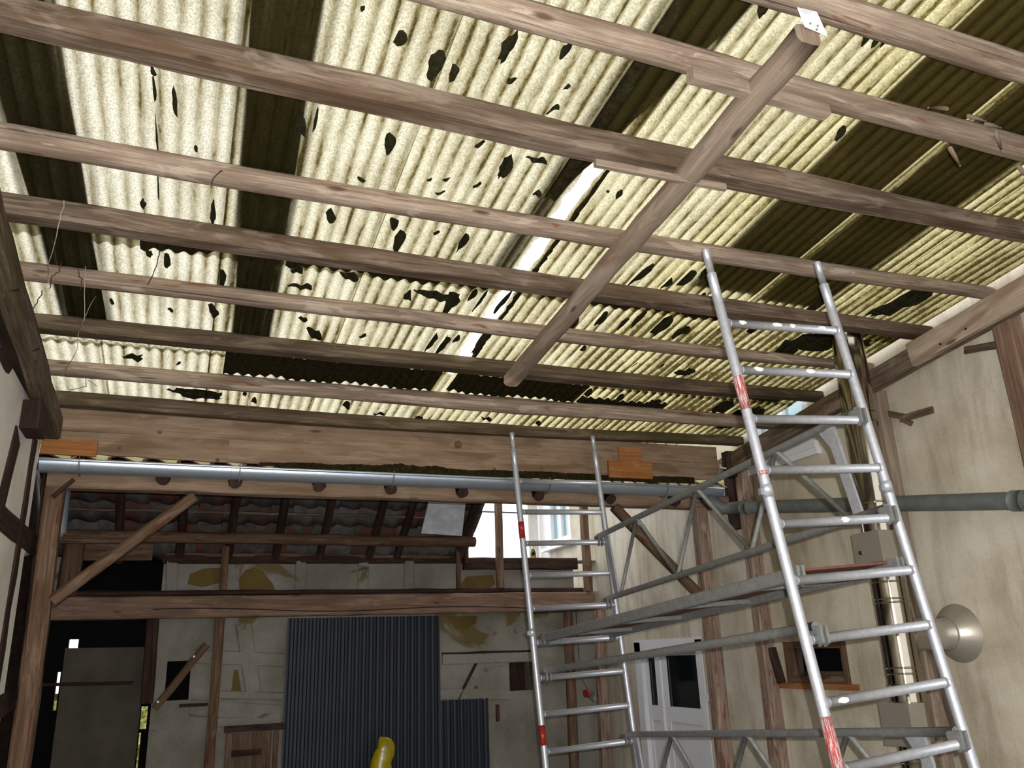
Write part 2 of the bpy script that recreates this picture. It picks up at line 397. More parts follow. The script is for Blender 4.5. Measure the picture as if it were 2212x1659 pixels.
# room behind the doorway
rb = thing('wall_back_room', (-.6, 10.8, 0)); struct(rb); rb.name = 'wall_rear'
YR = 10.8
def Bq(px, py): p = P(px, py, Y=YR); return p.x, p.z
RB = 0
w1 = (Bq(148, 1391)[0], Bq(169, 1391)[0], Bq(158, 1403)[1], Bq(158, 1381)[1])
s1 = (Bq(121, 1490)[0]-.01, Bq(121, 1490)[0]+.025, Bq(120, 1535)[1], Bq(128, 1452)[1])
s1b = (Bq(117, 1600)[0]-.012, Bq(117, 1600)[0], 0.2, Bq(118, 1580)[1])
s2 = (Bq(306, 1550)[0]-.012, Bq(306, 1550)[0]+.055, Bq(312, 1575)[1], Bq(312, 1526)[1])
s2b = (Bq(303, 1600)[0]-.02, Bq(303, 1600)[0]+.0, .4, Bq(303, 1583)[1])
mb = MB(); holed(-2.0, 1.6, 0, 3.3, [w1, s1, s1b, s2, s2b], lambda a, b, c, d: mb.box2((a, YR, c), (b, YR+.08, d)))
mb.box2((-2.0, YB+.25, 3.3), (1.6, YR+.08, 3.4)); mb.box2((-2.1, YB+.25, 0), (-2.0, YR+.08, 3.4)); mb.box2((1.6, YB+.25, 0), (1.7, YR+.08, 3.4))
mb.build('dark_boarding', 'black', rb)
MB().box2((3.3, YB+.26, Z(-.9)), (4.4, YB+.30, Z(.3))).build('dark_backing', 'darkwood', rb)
a, b = B(126, 1400), B(327, 1655)
dp = MB().quadbox([P(141, 1400, Y=10.2), P(316, 1398, Y=10.2), P(300, 1640, Y=10.2)*1, P(112, 1640, Y=10.2)], (0, .02, 0))
q = [v.copy() for v in dp.v]
for i in (2, 3, 6, 7): dp.v[i].z = 0.0
dp.v[2].x = dp.v[1].x; dp.v[6].x = dp.v[5].x; dp.v[3].x = dp.v[0].x; dp.v[7].x = dp.v[4].x
tag(dp.build('plywood_sheet', 'greyply', None, (-.9, 10.2, 0)), 'grey plywood sheet standing in the dark doorway at lower left', 'board')
t = timber('iron_bar', P(60, 1480, Y=9.4), P(288, 1475, Y=9.4), .035, .03, 'darkwood'); tag(t, 'dark horizontal bar across the plywood in the left doorway', 'bar')

# ------------------------------------------------------------ corrugated roof: every sheet a part of the ceiling
ce = thing('ceiling', (2, 3, zroof(3))); struct(ce)
AMP = 0.010
def zsheet(x, y, dz=0): return zroof(y) + AMP*math.sin(2*math.pi*x/PITCHW) + dz + .012
def sheet(x0, x1, y0, y1, dz, grime, tint, ragL=False, ragR=False):
    nx = max(4, int((x1-x0)/PITCHW*8)); ny = max(3, int((y1-y0)/.06) if (ragL or ragR) else int((y1-y0)/.35))
    vs = []; fs = []; uv = []
    offL = [0]*(ny+1); offR = [0]*(ny+1)
    for j in range(ny+1):
        if ragL: offL[j] = R.uniform(-.008, .008)
        if ragR: offR[j] = R.uniform(-.008, .010)
    bow = R.uniform(-.004, .004)
    for j in range(ny+1):
        y = y0+(y1-y0)*j/ny
        for i in range(nx+1):
            f = i/nx; x = x0+(x1-x0)*f + offL[j]*(1-f) + offR[j]*f
            yy = y + (R.uniform(-.012, .012) if j in (0, ny) and R.random() < .3 else 0)
            vs.append((x, yy, zsheet(x, y, dz) + bow*math.sin(math.pi*j/ny)))
    for j in range(ny):
        for i in range(nx):
            q = (j*(nx+1)+i, j*(nx+1)+i+1, (j+1)*(nx+1)+i+1, (j+1)*(nx+1)+i)
            fs.append(q); uv.append([(vs[k][0], vs[k][1]) for k in q])
    o = MB().add(vs, fs, uv, True).build('corrugated_sheet', 'sheet', ce)
    o.color = (grime, tint, 0, 1); return o
cols = [(-1.3, -.60, .6, .1), (-.61, .06, .65, .1), (.05, .84, .8, .25), (.83, 1.70, .8, .3), (1.785, 2.60, .85, .45), (2.59, 3.38, 1.0, .7), (3.37, 4.13, 1.35, .75), (4.12, 4.84, 1.4, .8)]
rows = [(-3.2, -.6, .018), (-.75, 1.3, .012), (1.2, 4.40, .006), (4.22, 5.60, 0), (5.55, 6.50, -.006)]
for ci, (x0, x1, g, ti) in enumerate(cols):
    for ri, (y0, y1, dz) in enumerate(rows):
        gap = ri >= 2
        a0 = x0 if not (ci == 4 and ri < 2) else 1.66
        b0 = x1
        if ci == 3 and ri in (2,): b0 = 1.70
        if ci == 4 and ri == 4: a0 = 1.66
        sheet(a0, b0, y0, y1, dz+.002*(ci % 2), g*(1.5 if ri >= 3 and ci > 4 else 1), ti, ragL=(ci == 4 and ri in (2, 3)), ragR=(ci == 3 and ri in (2, 3)))
# sheets closing the upper part of the split near the camera
sheet(1.66, 1.84, 1.25, 3.02, .010, .9, .5)

def conform(pts2, dz, name, mat, th=.006):    # a lump of moss or rotten leaves in the corrugations, poking through below
    cx = sum(p[0] for p in pts2)/len(pts2); cy = sum(p[1] for p in pts2)/len(pts2); n = len(pts2)
    rings = [(1.0, 0), (.72, .35), (.36, .7)]
    vs = []
    for k, h in rings:
        for x, y in pts2:
            X, Yq = cx+(x-cx)*k, cy+(y-cy)*k
            vs.append((X, Yq, zsheet(X, Yq, dz) - h*th*R.uniform(.5, 1.3)))
    vs.append((cx, cy, zsheet(cx, cy, dz)-th)); fs = []
    for r in range(2):
        for i in range(n): fs.append((r*n+i, r*n+(i+1) % n, (r+1)*n+(i+1) % n, (r+1)*n+i))
    for i in range(n): fs.append((2*n+i, 2*n+(i+1) % n, 3*n))
    return MB().add(vs, fs).build(name, mat, ce)
def blob(px, py, a, b, ang, pts=12, jag=.22, mat='moss'):
    q = []
    for k in range(pts):
        t = 2*math.pi*k/pts; r = 1+R.uniform(-jag, jag)
        lx, ly = a*math.cos(t)*r, b*math.sin(t)*r*(.75+.25*math.cos(t))
        ca, sa = math.cos(ang), math.sin(ang)
        q.append(PR(px+lx*ca-ly*sa, py+lx*sa+ly*ca))
    return conform(q, -.008, 'moss_patch', mat)
D = math.radians
for px, py, a, b, g in [(941,145,36,20,-66),(981,157,21,12,-62),(1098,103,38,20,-62),(1105,174,11,11,0),(865,90,21,17,-50),(1220,112,24,16,-58),(1224,193,8,7,-30),(1345,197,30,24,-62),(1196,237,16,9,-25),(783,23,9,7,-90),
    (843,309,23,17,-72),(1037,312,13,8,-25),(1090,365,27,17,-62),(1161,347,22,9,8),(1030,402,10,8,0),(1160,421,10,10,0),(928,387,6,5,0),(964,388,8,6,0),(951,417,12,5,0),(780,388,9,6,10),(715,470,15,14,-90),(852,486,13,12,-90),(863,520,23,15,-65),(943,503,8,7,0),(999,525,24,12,-60),(1337,420,12,6,-50),(1313,412,4,4,0),
    (377,218,32,8,85),(330,157,12,9,70),(333,195,28,6,84),(309,438,11,9,85),(460,458,28,8,88),(320,115,9,7,0),(423,318,8,6,80),(648,274,24,19,85),(682,262,28,5,100),(342,400,30,3,88),(338,290,40,3.5,86),
    (322,548,12,7,60),(360,566,20,9,85),(460,672,16,13,60),(241,655,8,5,60),(368,672,7,6,0),(480,600,24,10,85),(650,620,30,8,8),(640,585,14,12,0),(678,722,18,14,30),(655,690,10,7,0),(784,727,8,7,0),(755,598,20,12,10),(690,570,14,9,0),
    (940,640,44,14,14),(975,655,30,16,-55),(1020,640,16,9,-50),(880,640,10,18,10),(930,745,26,7,-52),(955,750,30,6,-52),(985,735,12,8,-40),(1040,740,34,9,-52),(1035,655,30,7,-52),(1085,655,34,9,-52),
    (1480,605,30,9,-38),(1440,615,20,8,-38),(1525,590,18,12,-40),(1380,690,26,8,-45),(1345,700,18,6,-42),(1430,705,30,14,-35),(1470,720,26,10,-35),(1415,745,16,6,-35),(1300,690,20,6,-45),(1240,700,16,7,-50),
    (1480,805,26,8,-8),(1430,790,10,4,-30),(1370,790,9,4,-35),(1260,755,10,4,-40),(1340,860,10,6,-30),(1270,850,12,6,-30),(1415,868,14,6,-10),
    (285,772,24,9,5),(385,788,6,4,0),(420,850,56,14,8),(465,856,14,8,0),(548,868,6,9,0),(748,876,9,10,0),(528,854,5,6,0),(905,905,9,8,0),(820,895,14,4,0),(1050,905,12,5,10),(1160,915,8,5,0),
    (1650,20,26,16,-60),(1870,85,16,6,-55),(1893,92,18,6,-55),(1908,90,14,5,-55),(1815,290,18,8,-50),(1760,740,50,26,-10),(1690,760,40,18,-30),(1640,700,34,10,-38),(1700,690,30,8,-38),(1760,665,40,9,-38),(1950,655,80,20,-22),(1600,905,50,26,-20),(1560,880,30,14,-15),(1830,735,50,14,10),(1650,860,34,10,5),(1500,660,40,8,-40),(1380,600,40,6,-40)]:
    blob(px, py, a, b, D(g), 12 if a < 26 else 16)
# rotten leaves packed between the overlapping rows
def strip(x0, x1, y0, y1, mat='debris_and_fill', dz=-.010):
    n = max(6, int((x1-x0)/PITCHW*6)); top = []; bot = []
    vs = []; fs = []; uv = []
    for i in range(n+1):
        x = x0+(x1-x0)*i/n
        wob = .018*math.sin(x*9.1+y0*7)+.012*math.sin(x*23.7+y0)
        ya, yb = y0+wob*.6, y1+wob
        for k in range(4):
            y = ya+(yb-ya)*k/3; vs.append((x, y, zsheet(x, y, dz-(.006*R.random() if k in (1, 2) else 0))))
    for i in range(n):
        for k in range(3): fs.append((i*4+k, (i+1)*4+k, (i+1)*4+k+1, i*4+k+1))
    return MB().add(vs, fs, None, True).build('debris_and_light_block', mat, ce)
strip(.40, 1.62, 4.24, 4.36); strip(1.95, 3.3, 4.22, 4.36); strip(-.35, .02, 4.25, 4.37)
strip(.15, 1.66, 5.50, 5.86); strip(1.78, 2.86, 5.52, 5.86); strip(2.9, 3.7, 5.76, 5.90)
# boards lying on top of the sheets (crawl boards) darken long bands of the roof
def roofboard(pts, dz=.030):
    q = [(x, y, zroof(y)+dz) for x, y in pts]
    MB().quadbox(q, (0, 0, .03)).build('crawl_board', 'purlin', ce)
roofboard([(-.94, 1.36), (-.655, 1.36), (-.535, 5.5), (-.80, 5.5)], .033)
roofboard([(.0, 1.36), (.285, 1.36), (.43, 5.5), (.17, 5.5)], .033)
roofboard([(1.60, 1.36), (2.0, 1.36), (1.95, 2.0), (1.66, 3.45), (1.66, 4.3), (1.56, 4.3), (1.57, 3.3)], .036)
roofboard([(2.83, 1.36), (3.345, 1.36), (3.355, 4.05), (2.85, 4.05)], .033)
roofboard([(3.415, 1.36), (3.93, 1.36), (3.91, 4.1), (3.40, 4.1)], .033)
def light_block(x0, x1, u0, u1, y0, y1, dz=.0095):     # added opaque sheet under a board, stops daylight leaking along the troughs
    nx = int((x1-x0)/PITCHW*8); ny = 12; vs = []; fs = []
    for j in range(ny+1):
        f = j/ny; y = y0+(y1-y0)*f; a, b = x0+(u0-x0)*f, x1+(u1-x1)*f
        for i in range(nx+1):
            x = a+(b-a)*i/nx; vs.append((x, y, zsheet(x, y, dz)))
    for j in range(ny):
        for i in range(nx): k = j*(nx+1)+i; fs.append((k, k+1, k+nx+2, k+nx+1))
    MB().add(vs, fs, None, True).build('debris_and_light_block', 'debris_and_fill', ce)
light_block(-.93, -.67, -.79, -.545, 1.4, 5.45); light_block(.01, .275, .18, .42, 1.4, 5.45)
light_block(1.61, 1.98, 1.61, 1.93, 1.4, 2.0); light_block(1.61, 1.93, 1.585, 1.655, 2.0, 3.45)
vs = []; fs = []                              # dark ragged rim of the split sheet
for k in range(60):
    y = 3.04+k*.04
    for x in (1.784+R.uniform(0, .012), 1.80, 1.822+R.uniform(-.012, .012)): vs.append((x, y, zsheet(x, y, -.008)))
for k in range(59):
    for q in range(2): fs.append((3*k+q, 3*k+q+1, 3*k+q+4, 3*k+q+3))
MB().add(vs, fs).build('debris_and_light_block', 'debris_and_fill', ce)

# ------------------------------------------------------------ purlins
PUR = [  # front face y, [(x, top, bottom)], round?, material, label
 (1.90, [(-1.0,2.40,2.30),(2.0,2.40,2.295),(3.1,2.385,2.28),(4.88,2.38,2.28)], True, 'log', 'nearest roof purlin, cut off by the top right corner of the picture'),
 (2.292, [(-1.0,2.37,2.29),(.6,2.37,2.285),(1.4,2.365,2.262),(2.4,2.335,2.245),(3.1,2.338,2.24),(3.7,2.335,2.225),(4.88,2.33,2.23)], True, 'log', 'round pale purlin with splintered right end and board scabbed beneath'),
 (2.838, [(-1.0,2.315,2.215),(.45,2.305,2.178),(1.65,2.27,2.15),(2.7,2.268,2.148),(3.7,2.25,2.165),(4.88,2.26,2.18)], False, 'purlin', 'sawn purlin with weathered brown upper edge, second full one from top'),
 (3.509, [(-1.0,2.222,2.115),(.5,2.197,2.10),(2.0,2.193,2.10),(3.3,2.20,2.113),(4.88,2.22,2.155)], True, 'log', 'round bark-stripped purlin crossed by the tie pole, with reddish patches at left'),
 (4.045, [(-1.0,2.168,2.06),(.7,2.144,2.04),(2.1,2.132,2.035),(4.88,2.14,2.06)], False, 'purlin', 'dark sawn purlin just beneath the upper sheet overlap'),
 (4.624, [(-1.0,2.095,1.998),(.8,2.083,1.989),(2.0,2.072,1.978),(3.2,2.06,1.978),(4.88,2.066,2.01)], True, 'log', 'round silvery purlin behind the tops of the near scaffold legs'),
 (5.205, [(-1.0,2.02,1.925),(.9,2.012,1.914),(3.55,2.0,1.904),(4.88,2.005,1.935)], False, 'dark_purlin', 'sawn purlin under which the tie pole ends'),
 (5.802, [(-1.0,1.944,1.845),(1.0,1.934,1.825),(2.3,1.936,1.812),(4.0,1.95,1.833),(4.88,1.946,1.84)], True, 'log', 'round brown purlin, second nearest to the board fascia'),
 (6.334, [(-1.0,1.888,1.782),(1.1,1.862,1.762),(2.5,1.862,1.775),(4.88,1.9,1.825)], False, 'dark_purlin', 'last purlin, lying just above the pale board fascia')]
for yf, ks, rnd, mat, lab in PUR:
    pts = []; hs = []
    for i in range(27):
        x = ks[0][0] + (ks[-1][0]-ks[0][0])*i/26
        for (xa, ta, ba), (xb, tb, bb) in zip(ks, ks[1:]):
            if xa <= x <= xb+1e-6:
                f = (x-xa)/(xb-xa); f = f*f*(3-2*f); tz = ta+(tb-ta)*f; bz = ba+(bb-ba)*f
        pts.append((x, yf+.06, Z((tz+bz)/2))); hs.append(tz-bz)
    if rnd:
        secs = [log(.062, h/2*1.04, 16, .004, 2.3) for h in [1]*0] or None
        base = [R.uniform(-.003, .003) for _ in range(16)]
        def sec(i):
            out = []
            for k in range(16):
                t = 2*math.pi*k/16; c, sn = math.cos(t), math.sin(t); q = (abs(c)**2.4+abs(sn)**2.4)**(-1/2.4)
                rr = 1+(base[k]+R.uniform(-.0025, .0025))/.06
                out.append((c*q*.06*rr, sn*q*hs[i]/2*rr))
            return out
    else:
        def sec(i):
            a, b, ch, j = .058, hs[i]/2, .010, .0022
            return [(x+R.uniform(-j, j), y+R.uniform(-j, j)) for x, y in ((-a+ch, -b), (a-ch, -b), (a, -b+ch), (a, b-ch), (a-ch, b), (-a+ch, b), (-a, b-ch), (-a, -b+ch))]
    root = thing('roof_purlin', (-1.0, yf+.06, Z(ks[0][2])), lab, 'beam', 'roof purlins')
    MB().sweep(pts, sec, (0, 0, 1), smooth=rnd).build('pole' if rnd else 'beam', mat, root)
    if abs(yf-2.292) < .01:
        a, b = P(1490, 162, Y=2.27), P(1785, 243, Y=2.27)
        MB().sweep(path(a, b, 6, .002), rect(.05, .055, .004), (0, 0, 1)).build('scab_board', 'newwood', root)['label'] = 'pale short board fixed under the round pole'
        for px, py, dx, dy in ((2045, 235, -40, -2), (2150, 285, 14, 40), (2052, 320, 22, 38), (2200, 360, 30, 36), (2090, 250, 40, 12), (2128, 268, 34, 8)):
            a = P(px, py, Y=2.30); b = P(px+dx, py+dy, Y=2.24)
            MB().tube([a, a.lerp(b, .5)+Vector((0, 0, .004)), b], lambda i: (.011, .010, .004)[i], 5).build('bark_splinter', 'newwood', root)
    if abs(yf-2.838) < .01:
        a, b = P(1285, 352, Y=2.82), P(1566, 405, Y=2.82)
        MB().sweep(path(a, b, 6, .002), rect(.03, .035, .004), (0, 0, 1)).build('scab_board', 'newwood', root)['label'] = 'pale lath fixed under the beam'
# rafters on both side walls
rr = thing('side_rafter', (4.74, 6.6, Z(1.72)), 'dark sloping rafter on the house wall carrying the purlin ends at right', 'beam')
def rafter_z(y, off): return zroof(y) - .068 - .10 - off
MB().sweep(path((4.74, -2.8, rafter_z(-2.8, .075)), (4.74, 6.55, rafter_z(6.55, .075)), 40, .003), rect(.10, .15), (0, 0, 1)).build('beam', 'purlin', rr)
MB().sweep(path((4.66, 2.4, rafter_z(2.4, .085)), (4.66, 4.08, rafter_z(4.08, .085)), 8, .002), rect(.05, .17, .005), (0, 0, 1)).build('splice_board', 'paleboard', rr)['label'] = 'pale newer board nailed along the dark rafter'
for px, py in ((2030, 743), (2085, 710)):
    p = P(px, py, X=4.63); MB().tube([p, p+Vector((.02, 0, 0))], .008, 8).build('bolt', 'rust', rr)
rl = thing('side_rafter', (-.93, 6.6, Z(1.68)), 'dark sloping rafter along the left wall carrying the purlin ends', 'beam')
MB().sweep(path((-.93, -2.8, rafter_z(-2.8, .09)), (-.93, 6.5, rafter_z(6.5, .09)), 40, .004), rect(.10, .18), (0, 0, 1)).build('beam', 'dark_purlin', rl)
for px, py, qx, qy in ((20, 628, 45, 626), (68, 760, 87, 752)):
    a = P(px, py, X=-.9); b = P(qx, qy, X=-.8); MB().tube([a, b], .004, 6).build('nail', 'rust', rl)
# the tie pole hung below the purlins
tp = thing('tie_pole', P(1100, 828, Z=Z(1.84)), 'long weathered pole running lengthwise under the purlins, steel plate at its near end', 'pole')
a, b = P(1745, 75, Z=Z(2.175)), P(1104, 822, Z=Z(1.865))
pp = path(a, b, 24, .003)
MB().sweep(pp, log(.058, .05, 14, .003, 3.0), (0, 0, 1), True).build('pole', 'newwood', tp)
q = [P(1722, 18, Y=1.93), P(1763, 28, Y=1.93), P(1786, 78, Y=1.95), P(1738, 58, Y=1.95)]
o = MB().quadbox(q, (0, -.004, .002)).build('steel_plate', 'oldwhite', tp); o['label'] = 'pale galvanised fixing plate'
for px, py in ((1749, 52), (1765, 57), (1763, 65)):
    p = P(px, py, Y=1.935); MB().tube([p, p+Vector((0, -.006, 0))], .004, 8).build('nail_head', 'zinc', tp)

# ------------------------------------------------------------ board fascia at the low end of the roof
fa = thing('board_fascia', (1.8, 6.42, Z(1.43)), 'fascia of pale boards with stained lower edge above the gutter', 'boarding')
YF = 6.42
def board(x0, x1, zt0, zt1, zb0, zb1, y=YF, th=.025, mat='fascia', lab=None, rag=False):
    n = max(2, int((x1-x0)/.12)); vs = []; fs = []; uv = []
    for i in range(n+1):
        f = i/n; x = x0+(x1-x0)*f; zb = zb0+(zb1-zb0)*f + (R.uniform(-.006, .006) if rag else 0); zt_ = zt0+(zt1-zt0)*f
        vs += [(x, y, zb), (x, y, zt_), (x, y+th, zt_), (x, y+th, zb)]
    for i in range(n):
        for k in range(4):
            q = (4*i+k, 4*i+(k+1) % 4, 4*i+4+(k+1) % 4, 4*i+4+k); fs.append(q[::-1])
            uv.append([(vs[j][0], vs[j][2]+vs[j][1]) for j in q[::-1]])
    fs += [(0, 1, 2, 3), (4*n+3, 4*n+2, 4*n+1, 4*n)]; uv += [None, None]
    o = MB().add(vs, fs, uv).build('board', mat, fa)
    if lab: o['label'] = lab
zs = lambda px, py: P(px, py, Y=YF).z; xs = lambda px, py: P(px, py, Y=YF).x
XR = 4.62
board(-.95, XR, Z(1.79), Z(1.80), zs(132, 929), zs(1540, 1008), YF+.004)
x1, x2, x3, x4 = xs(212, 960), xs(493, 990), xs(1310, 1015), xs(1405, 1020)
zl = lambda px: zs(px, 929+(px-132)*.0535) - .004
board(-.95, x1, zl(132), zl(212), zs(120, 975), zs(212, 980), YF+.004)
board(x1, x2, zl(214), zl(493), zs(212, 982), zs(493, 999), YF, rag=True)
board(x2, x3, zl(495), zl(1306), zs(493, 999), zs(1306, 1035), YF, rag=True)
board(x3, XR, zl(1312), zl(1560), zs(1312, 1035), zs(1560, 1037), YF+.003, rag=True)
board(xs(92, 945), xs(212, 955), zs(92, 947), zs(212, 955), zs(92, 981), zs(212, 988), YF-.03, .028, 'orange', 'short orange board at the left end of the fascia')
board(xs(1311, 1000), xs(1404, 1000), zs(1311, 996), zs(1404, 999), zs(1311, 1032), zs(1404, 1036), YF-.03, .028, 'orange', 'orange repair board on the fascia near the far scaffold frame')
board(xs(1335, 980), xs(1383, 980), zs(1337, 965), zs(1383, 968), zs(1335, 996), zs(1383, 998), YF-.015, .018, 'orange', 'short orange board standing above the repair board')
for px, py in ((258, 967), (470, 994), (990, 960), (1068, 1014), (1170, 1012), (345, 933)):
    p = P(px, py, Y=YF-.001); MB().tube([p, p+Vector((0, -.003, 0))], .016 if px != 990 else .035, 10).build('knot', 'brown', fa)
# black mould and rotten leaves on board edge, added hem darkens the bright gap
n = 170; vs = []; fs = []
for k in range(n+1):
    px = 560+(1500-560)*k/n; p = P(px, 1003+(px-560)*.0355, Y=YF-.006)
    arch = abs(math.sin(px*.031))*.5+abs(math.sin(px*.0113+1))*.7
    h = .012+.028*arch*min(1, (px-540)/200)*(1 if px < 960 else .45)*R.uniform(.75, 1.2)
    vs += [p+Vector((0, 0, -.012-.026*min(1, max(0, (px-600)/120)))), p+Vector((0, -.004, h*.5)), p+Vector((0, .002, h))]
for k in range(n):
    for q in range(2): fs.append((3*k+q, 3*k+3+q, 3*k+4+q, 3*k+1+q))
MB().add(vs, fs).build('mould_and_gap_screen', 'debris_and_fill', fa)

# ------------------------------------------------------------ low annex: clay tile roof on poles, eaves beam, gutter
RS = .7
NE, NZ = 6.58, Z(1.40)          # near eave
FE, FZ = YB, Z(1.13)            # far eave on the wall
YRG = (FZ+RS*FE - NZ + RS*NE)/(2*RS); ZRG = NZ+RS*(YRG-NE)
XV = 3.08
ar = thing('tiled_roof', (2, YRG, ZRG), 'old clay tile roof on round poles beyond the gutter, seen from below', 'roof')
tw, tl = .235, .335
vs = []; fs = []; n = 8
for j in range(2):
    for i in range(n+1):
        x = (i/n-.5)*(tw+.03); vs.append((x, (j-.5)*tl, .022*math.sin(2*math.pi*i/n)))
for j in range(2):
    for i in range(n+1):
        x = (i/n-.5)*(tw+.03); vs.append((x, (j-.5)*tl, .022*math.sin(2*math.pi*i/n)+.014))
m1 = n+1
for i in range(n):
    fs += [(i, i+m1, i+m1+1, i+1), (2*m1+i, 2*m1+i+1, 3*m1+i+1, 3*m1+i), (i, i+1, 2*m1+i+1, 2*m1+i), (m1+i, 3*m1+i, 3*m1+i+1, m1+i+1)]
tile_me = {}
for key in ('clay', 'redclay'):
    me = bpy.data.meshes.new('roof_tile'); me.from_pydata(vs, [], fs); me.polygons.foreach_set('use_smooth', [True]*len(fs)); me.materials.append(M[key]); me.update(); tile_me[key] = me
al = math.atan(RS)
def tile(x, y, z, sgn, key):
    o = bpy.data.objects.new('roof_tile', tile_me[key]); C.objects.link(o); o.parent = ar
    o.location = Vector((x, y, z)) - Vector(ar['_loc'])
    o.rotation_euler = (sgn*(al-.035)+R.uniform(-.012, .012), R.uniform(-.01, .01), R.uniform(-.012, .012))
step = .275*math.cos(al)
k = 0
y = NE+.12
while y < YRG+.05:
    x = -1.15
    while x < 4.78:
        tile(x+R.uniform(-.004, .004), y, NZ+RS*(y-NE)+.06, 1, 'redclay'); x += tw
    y += step
y = FE+.0
while y > YRG:
    x = -1.2
    while x < XV-.05:
        tile(x+R.uniform(-.006, .006), y, FZ+RS*(FE-y)+.03, -1, 'clay')
        x += tw
    y -= step
MB().box2((-1.15, 6.545, Z(1.36)), (4.7, 6.565, Z(1.428))).build('eave_dark_strip', 'darkwood', ar)  # dark strip added so the gap under the tile wave stays dark
# poles and laths
def pole(name, a, b, r, mat='brown', parent=ar):
    return MB().sweep(path(a, b, None, .005), log(r, r, 10, .003, 2.0), (0, 0, 1), True).build(name, mat, parent)
for px in (352, 508, 690, 845, 1000, 1165, 1320, 1460):
    p = P(px, 1035+(px-352)*.045, Y=6.5); x = p.x
    pole('rafter_pole', (x, 6.50, p.z), (x, YRG+.02, p.z+RS*(YRG-6.5)), .05, 'darkwood')
xx = -.95
for px in (258, 395, 505, 609, 708, 818, 880):
    p = P(px, 1120, Y=9.1); x = p.x
    pole('rafter_pole', (x, FE+.05, FZ-.06), (x, YRG, FZ-.06+RS*(FE-YRG)), .045, 'darkwood')
pole('rafter_pole', (XV-.05, FE-.12, FZ+.02), (XV-.05, YRG, FZ-.05+RS*(FE-YRG)), .055, 'darkwood')
for yy in (8.35, 8.72, 9.05, 9.36):
    pole('tile_lath', (-1.2, yy, FZ+RS*(FE-yy)-.012), (XV-.02, yy, FZ+RS*(FE-yy)-.012), .014, 'purlin')
q0 = P(125, 1155, Y=9.05); q1 = P(1006, 1170, Y=9.05)
pole('purlin_pole', (-1.2, 9.05, Z(1.245)), (XV, 9.05, Z(1.235)), .06, 'brown')
pole('ridge_pole', (-1.2, YRG, ZRG-.12), (4.7, YRG, ZRG-.12), .05, 'darkwood')
q = [P(926, 1084, Y=8.70), P(1006, 1084, Y=8.70), P(998, 1158, Y=8.98), P(910, 1152, Y=8.98)]
o = MB().quadbox(q, (0, .01, .02)).build('white_panel', 'oldwhite', ar); o['label'] = 'white painted board set under the tiles beside the opening'
MB().box((P(1006, 1180, Y=9.5).x, 9.5, Z(1.22)), (.05, .06, .36)).build('verge_post', 'darkwood', ar)

GRP = {'wall_post': 'posts along the house wall', 'stud_post': 'posts of the far wall', 'diagonal_brace': 'braces of the gutter beam', 'roof_post': 'posts of the gutter beam', 'wall_pole': 'poles beside the far scaffold ladder'}
def std(name, a, b, wd, h, mat, lab, cat, up=(0, 1, 0), rnd=False, wob=.003):
    o = timber(name, a, b, wd, h, mat, None, up, rnd, wob); return tag(o, lab, cat, GRP.get(name))
YE = 6.62
std('eaves_beam', (-.95, YE, Z(1.30)), (4.86, YE, Z(1.305)), .12, .13, 'fascia', 'pale horizontal beam directly behind and below the zinc gutter', 'beam', (0, 0, 1))
std('roof_post', P(20, 1900, Y=YE)*1 if False else (P(78, 1420, Y=YE).x, YE, 0), (P(120, 1060, Y=YE).x, YE, Z(1.24)), .125, .12, 'brown', 'upright timber post at the left end of the gutter beam', 'post')
std('diagonal_brace', P(112, 1298, Y=YE-.03), P(420, 1072, Y=YE-.03), .085, .08, 'brown', 'orange-brown diagonal brace from left post up to the gutter beam', 'brace', (0, 1, 0), True)
std('knee_brace', P(113, 1074, Y=YE-.09), P(160, 1036, Y=YE-.09), .03, .03, 'darkwood', 'thin dark strut at the top of the left post', 'brace')
std('roof_post', (4.49, YE, 0), (4.49, YE, Z(1.24)), .12, .12, 'redbrown', 'grey timber post under the right part of the gutter beam, brace meeting it', 'post')
std('diagonal_brace', P(1506, 1280, Y=YE-.03), P(1326, 1094, Y=YE-.03), .10, .09, 'brown', 'brown diagonal brace behind the scaffold lattice at right', 'brace', (0, 1, 0), True)
std('wall_post', (4.83, 6.33, 0), (4.83, 6.33, Z(1.62)), .13, .12, 'redbrown', 'red-stained timber post against the house wall beside the wall niche', 'post')
std('wall_post', (4.82, 4.60, 0), (4.82, 4.60, Z(1.80)), .10, .12, 'newwood', 'slim pale timber post on the house wall just right of the flue', 'post')
std('wall_post', (4.82, 3.45, 0), (4.82, 3.45, Z(1.98)), .12, .14, 'crackbeam', 'brown timber post at the right picture edge under the rafter', 'post')
std('fascia_block', (4.70, 6.36, Z(1.50)), (4.70, 6.36, Z(1.74)), .10, .10, 'darkwood', 'dark timber block at the right end of the board fascia', 'block')
std('wall_post', (4.86, 6.55, Z(1.05)), (4.86, 6.55, Z(1.72)), .12, .14, 'darkwood', 'dark post stub at the right end of the fascia', 'post')
